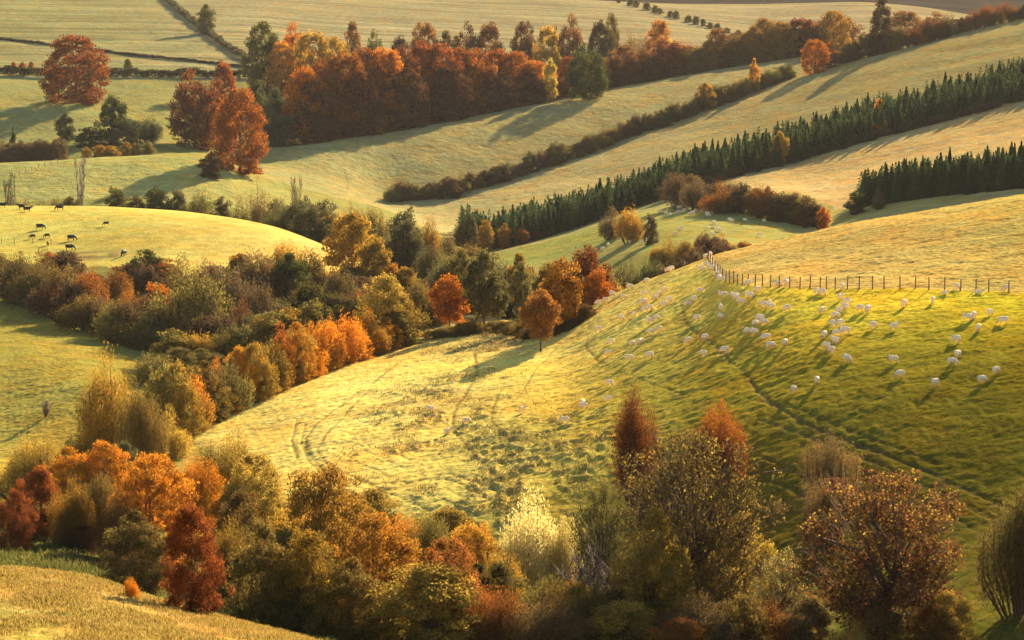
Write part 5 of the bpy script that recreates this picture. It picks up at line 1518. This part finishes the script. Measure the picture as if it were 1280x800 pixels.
def fence(spots, label, wires, h=1.0, lean=0.03, wr=0.008):
    pts = [p for p in (cast(*s) for s in spots) if p]
    o0 = Vector(pts[len(pts) // 2])
    e = bpy.data.objects.new("fence", None)
    COL.objects.link(e)
    e.location = o0
    tag(e, label, "fence")
    for p in pts:
        q = link("post", POST, e, Vector(p) - o0, R3.uniform(0, 6.28), (1, 1, h * R3.uniform(0.93, 1.06)))
        q.rotation_euler = (R3.uniform(-lean, lean), R3.uniform(-lean, lean), R3.uniform(0, 6.28))
    for z in wires:
        V, Fq = [], []
        line = [np.array(Vector(p) - o0) + (0.085, -0.06, z * h) for p in pts]
        tube(V, Fq, line, [wr] * len(line), 4)
        link("wire", np_mesh("wire", np.array(V), np.array(Fq), 4, [M_WIRE]), e)


fence([(883, 320), (884.5, 323), (886, 326), (888, 330), (890.5, 334), (893.5, 338.5), (897, 343), (900, 347), (903, 350), (907.5, 352), (912, 353), (917, 354.5), (922, 355.5), (928, 356.5), (935, 357), (944, 357.5), (953, 358), (963, 358.5), (974, 359), (987, 359.5), (1000, 360), (1012.5, 360), (1025, 360.5), (1033, 361), (1044, 361), (1059, 361), (1074, 361), (1090.6, 361), (1105, 361),
       (1125, 361.5), (1144, 361.5), (1161, 362), (1180.6, 362.5), (1200.6, 363), (1220, 364), (1236, 364.5), (1261, 366), (1284, 367), (1306, 368)], "wire stock fence of wooden posts between the sheep hill and the orange stubble", (0.2, 0.38, 0.56, 0.75, 0.98), 1.0)
fence([(-12, 306), (2, 305), (18, 304), (41, 304), (64, 306), (82, 310)], "short old fence of thin posts at the foot of the cattle field", (0.9,), 0.9, 0.06)
fence([(16, 222), (24, 219), (32, 216), (40, 213), (48, 210.5), (56, 208), (64, 206), (72, 204.5)], "line of small fence posts climbing the far pale field", (0.9,), 1.0)

# ------------------------------------------------------------------ rough grass: uncountable, one object for each stand
def grass(name, label, n, region, hgt, wid, ca, cb, seed, keep=None):
    rng = np.random.default_rng(seed)
    P = []
    (x0, x1, y0, y1) = region
    y = rng.uniform(y0, y1, n * 2)
    u = rng.uniform((x0 - 640) / F / CP, (x1 - 640) / F / CP, n * 2)
    dens = rng.uniform(0, 1, n * 2) < np.clip(0.55 + 0.9 * vnoise(u * y * 0.5, y * 0.35, seed), 0.05, 1) * (y / y1)
    ri = np.clip(np.searchsorted(YS, y), 0, NR - 1)
    ci = np.clip(np.searchsorted(US, u), 0, NC - 1)
    z = ZG[ri, ci]
    if keep is not None:
        dens &= rng.uniform(0, 1, n * 2) < keep[ri, ci]
    y, u, z = y[dens][:n], u[dens][:n], z[dens][:n]
    m = len(y)
    x = u * y
    A = np.stack([0.35 * rng.normal(size=m), 0.35 * rng.normal(size=m), np.ones(m)], axis=1)
    hh = hgt * rng.uniform(0.5, 1.4, m)
    o0 = np.array((x.mean(), y.mean(), z.min()))
    C = np.stack([x, y, z + hh * 0.42], axis=1) - o0
    Nn = rng.normal(size=(m, 3)) * np.array((1, 1, 0.2)) + np.array((0, -0.6, 0))
    cl = np.clip(0.5 + 0.7 * vnoise(x * 0.7, y * 0.5, seed + 3), 0, 1)
    me = leaves_mesh(name, C, A, Nn, hh * 0.5, wid * rng.uniform(0.7, 1.3, m), np.clip(cl + 0.25 * rng.normal(size=m), 0, 1), np.clip(0.5 + 0.25 * rng.normal(size=m), 0, 1), M_LEAF)
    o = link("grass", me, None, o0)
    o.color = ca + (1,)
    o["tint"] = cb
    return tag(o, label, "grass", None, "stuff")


grass("grass", "dry straw-coloured grass covering the near slope", 120000, (-60, 470, 66, 116), 0.19, 0.018, (0.38, 0.26, 0.07), (0.32, 0.23, 0.055), 41)
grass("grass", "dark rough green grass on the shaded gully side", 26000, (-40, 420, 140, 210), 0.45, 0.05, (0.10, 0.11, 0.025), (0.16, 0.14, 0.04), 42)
grass("grass", "brown rough tussocks on the bright meadow", 40000, (420, 760, 195, 372), 0.30, 0.06, (0.30, 0.24, 0.07), (0.20, 0.15, 0.06), 43, np.clip(rough * 1.5, 0, 1))

# ------------------------------------------------------------------ the valley air
zl, zt = float(ZG.min()) - 1.0, CAM_Z + 40.0
bm = bmesh.new()
bmesh.ops.create_cube(bm, size=1.0)
hz = bpy.data.meshes.new("haze")
bmesh.ops.scale(bm, verts=bm.verts, vec=(3600, 4600, zt - zl))
bm.to_mesh(hz)
bm.free()
hm_, hn, hl = new_mat("valley_haze")
ho = hn.new("ShaderNodeOutputMaterial")
pv = hn.new("ShaderNodeVolumePrincipled")
pv.inputs["Color"].default_value = (0.97, 0.93, 0.86, 1)
pv.inputs["Density"].default_value = HAZE_DENSITY
pv.inputs["Anisotropy"].default_value = 0.0
hl.new(pv.outputs[0], ho.inputs["Volume"])
hz.materials.append(hm_)
h_ob = link("haze", hz, None, (0, 2260, (zl + zt) / 2))
tag(h_ob, "pale warm haze lying in the valley", "haze", None, "stuff")
print("things", sum(1 for o in bpy.data.objects if o.parent is None), "meshes", len(bpy.data.meshes), "faces", sum(len(m.polygons) for m in bpy.data.meshes))
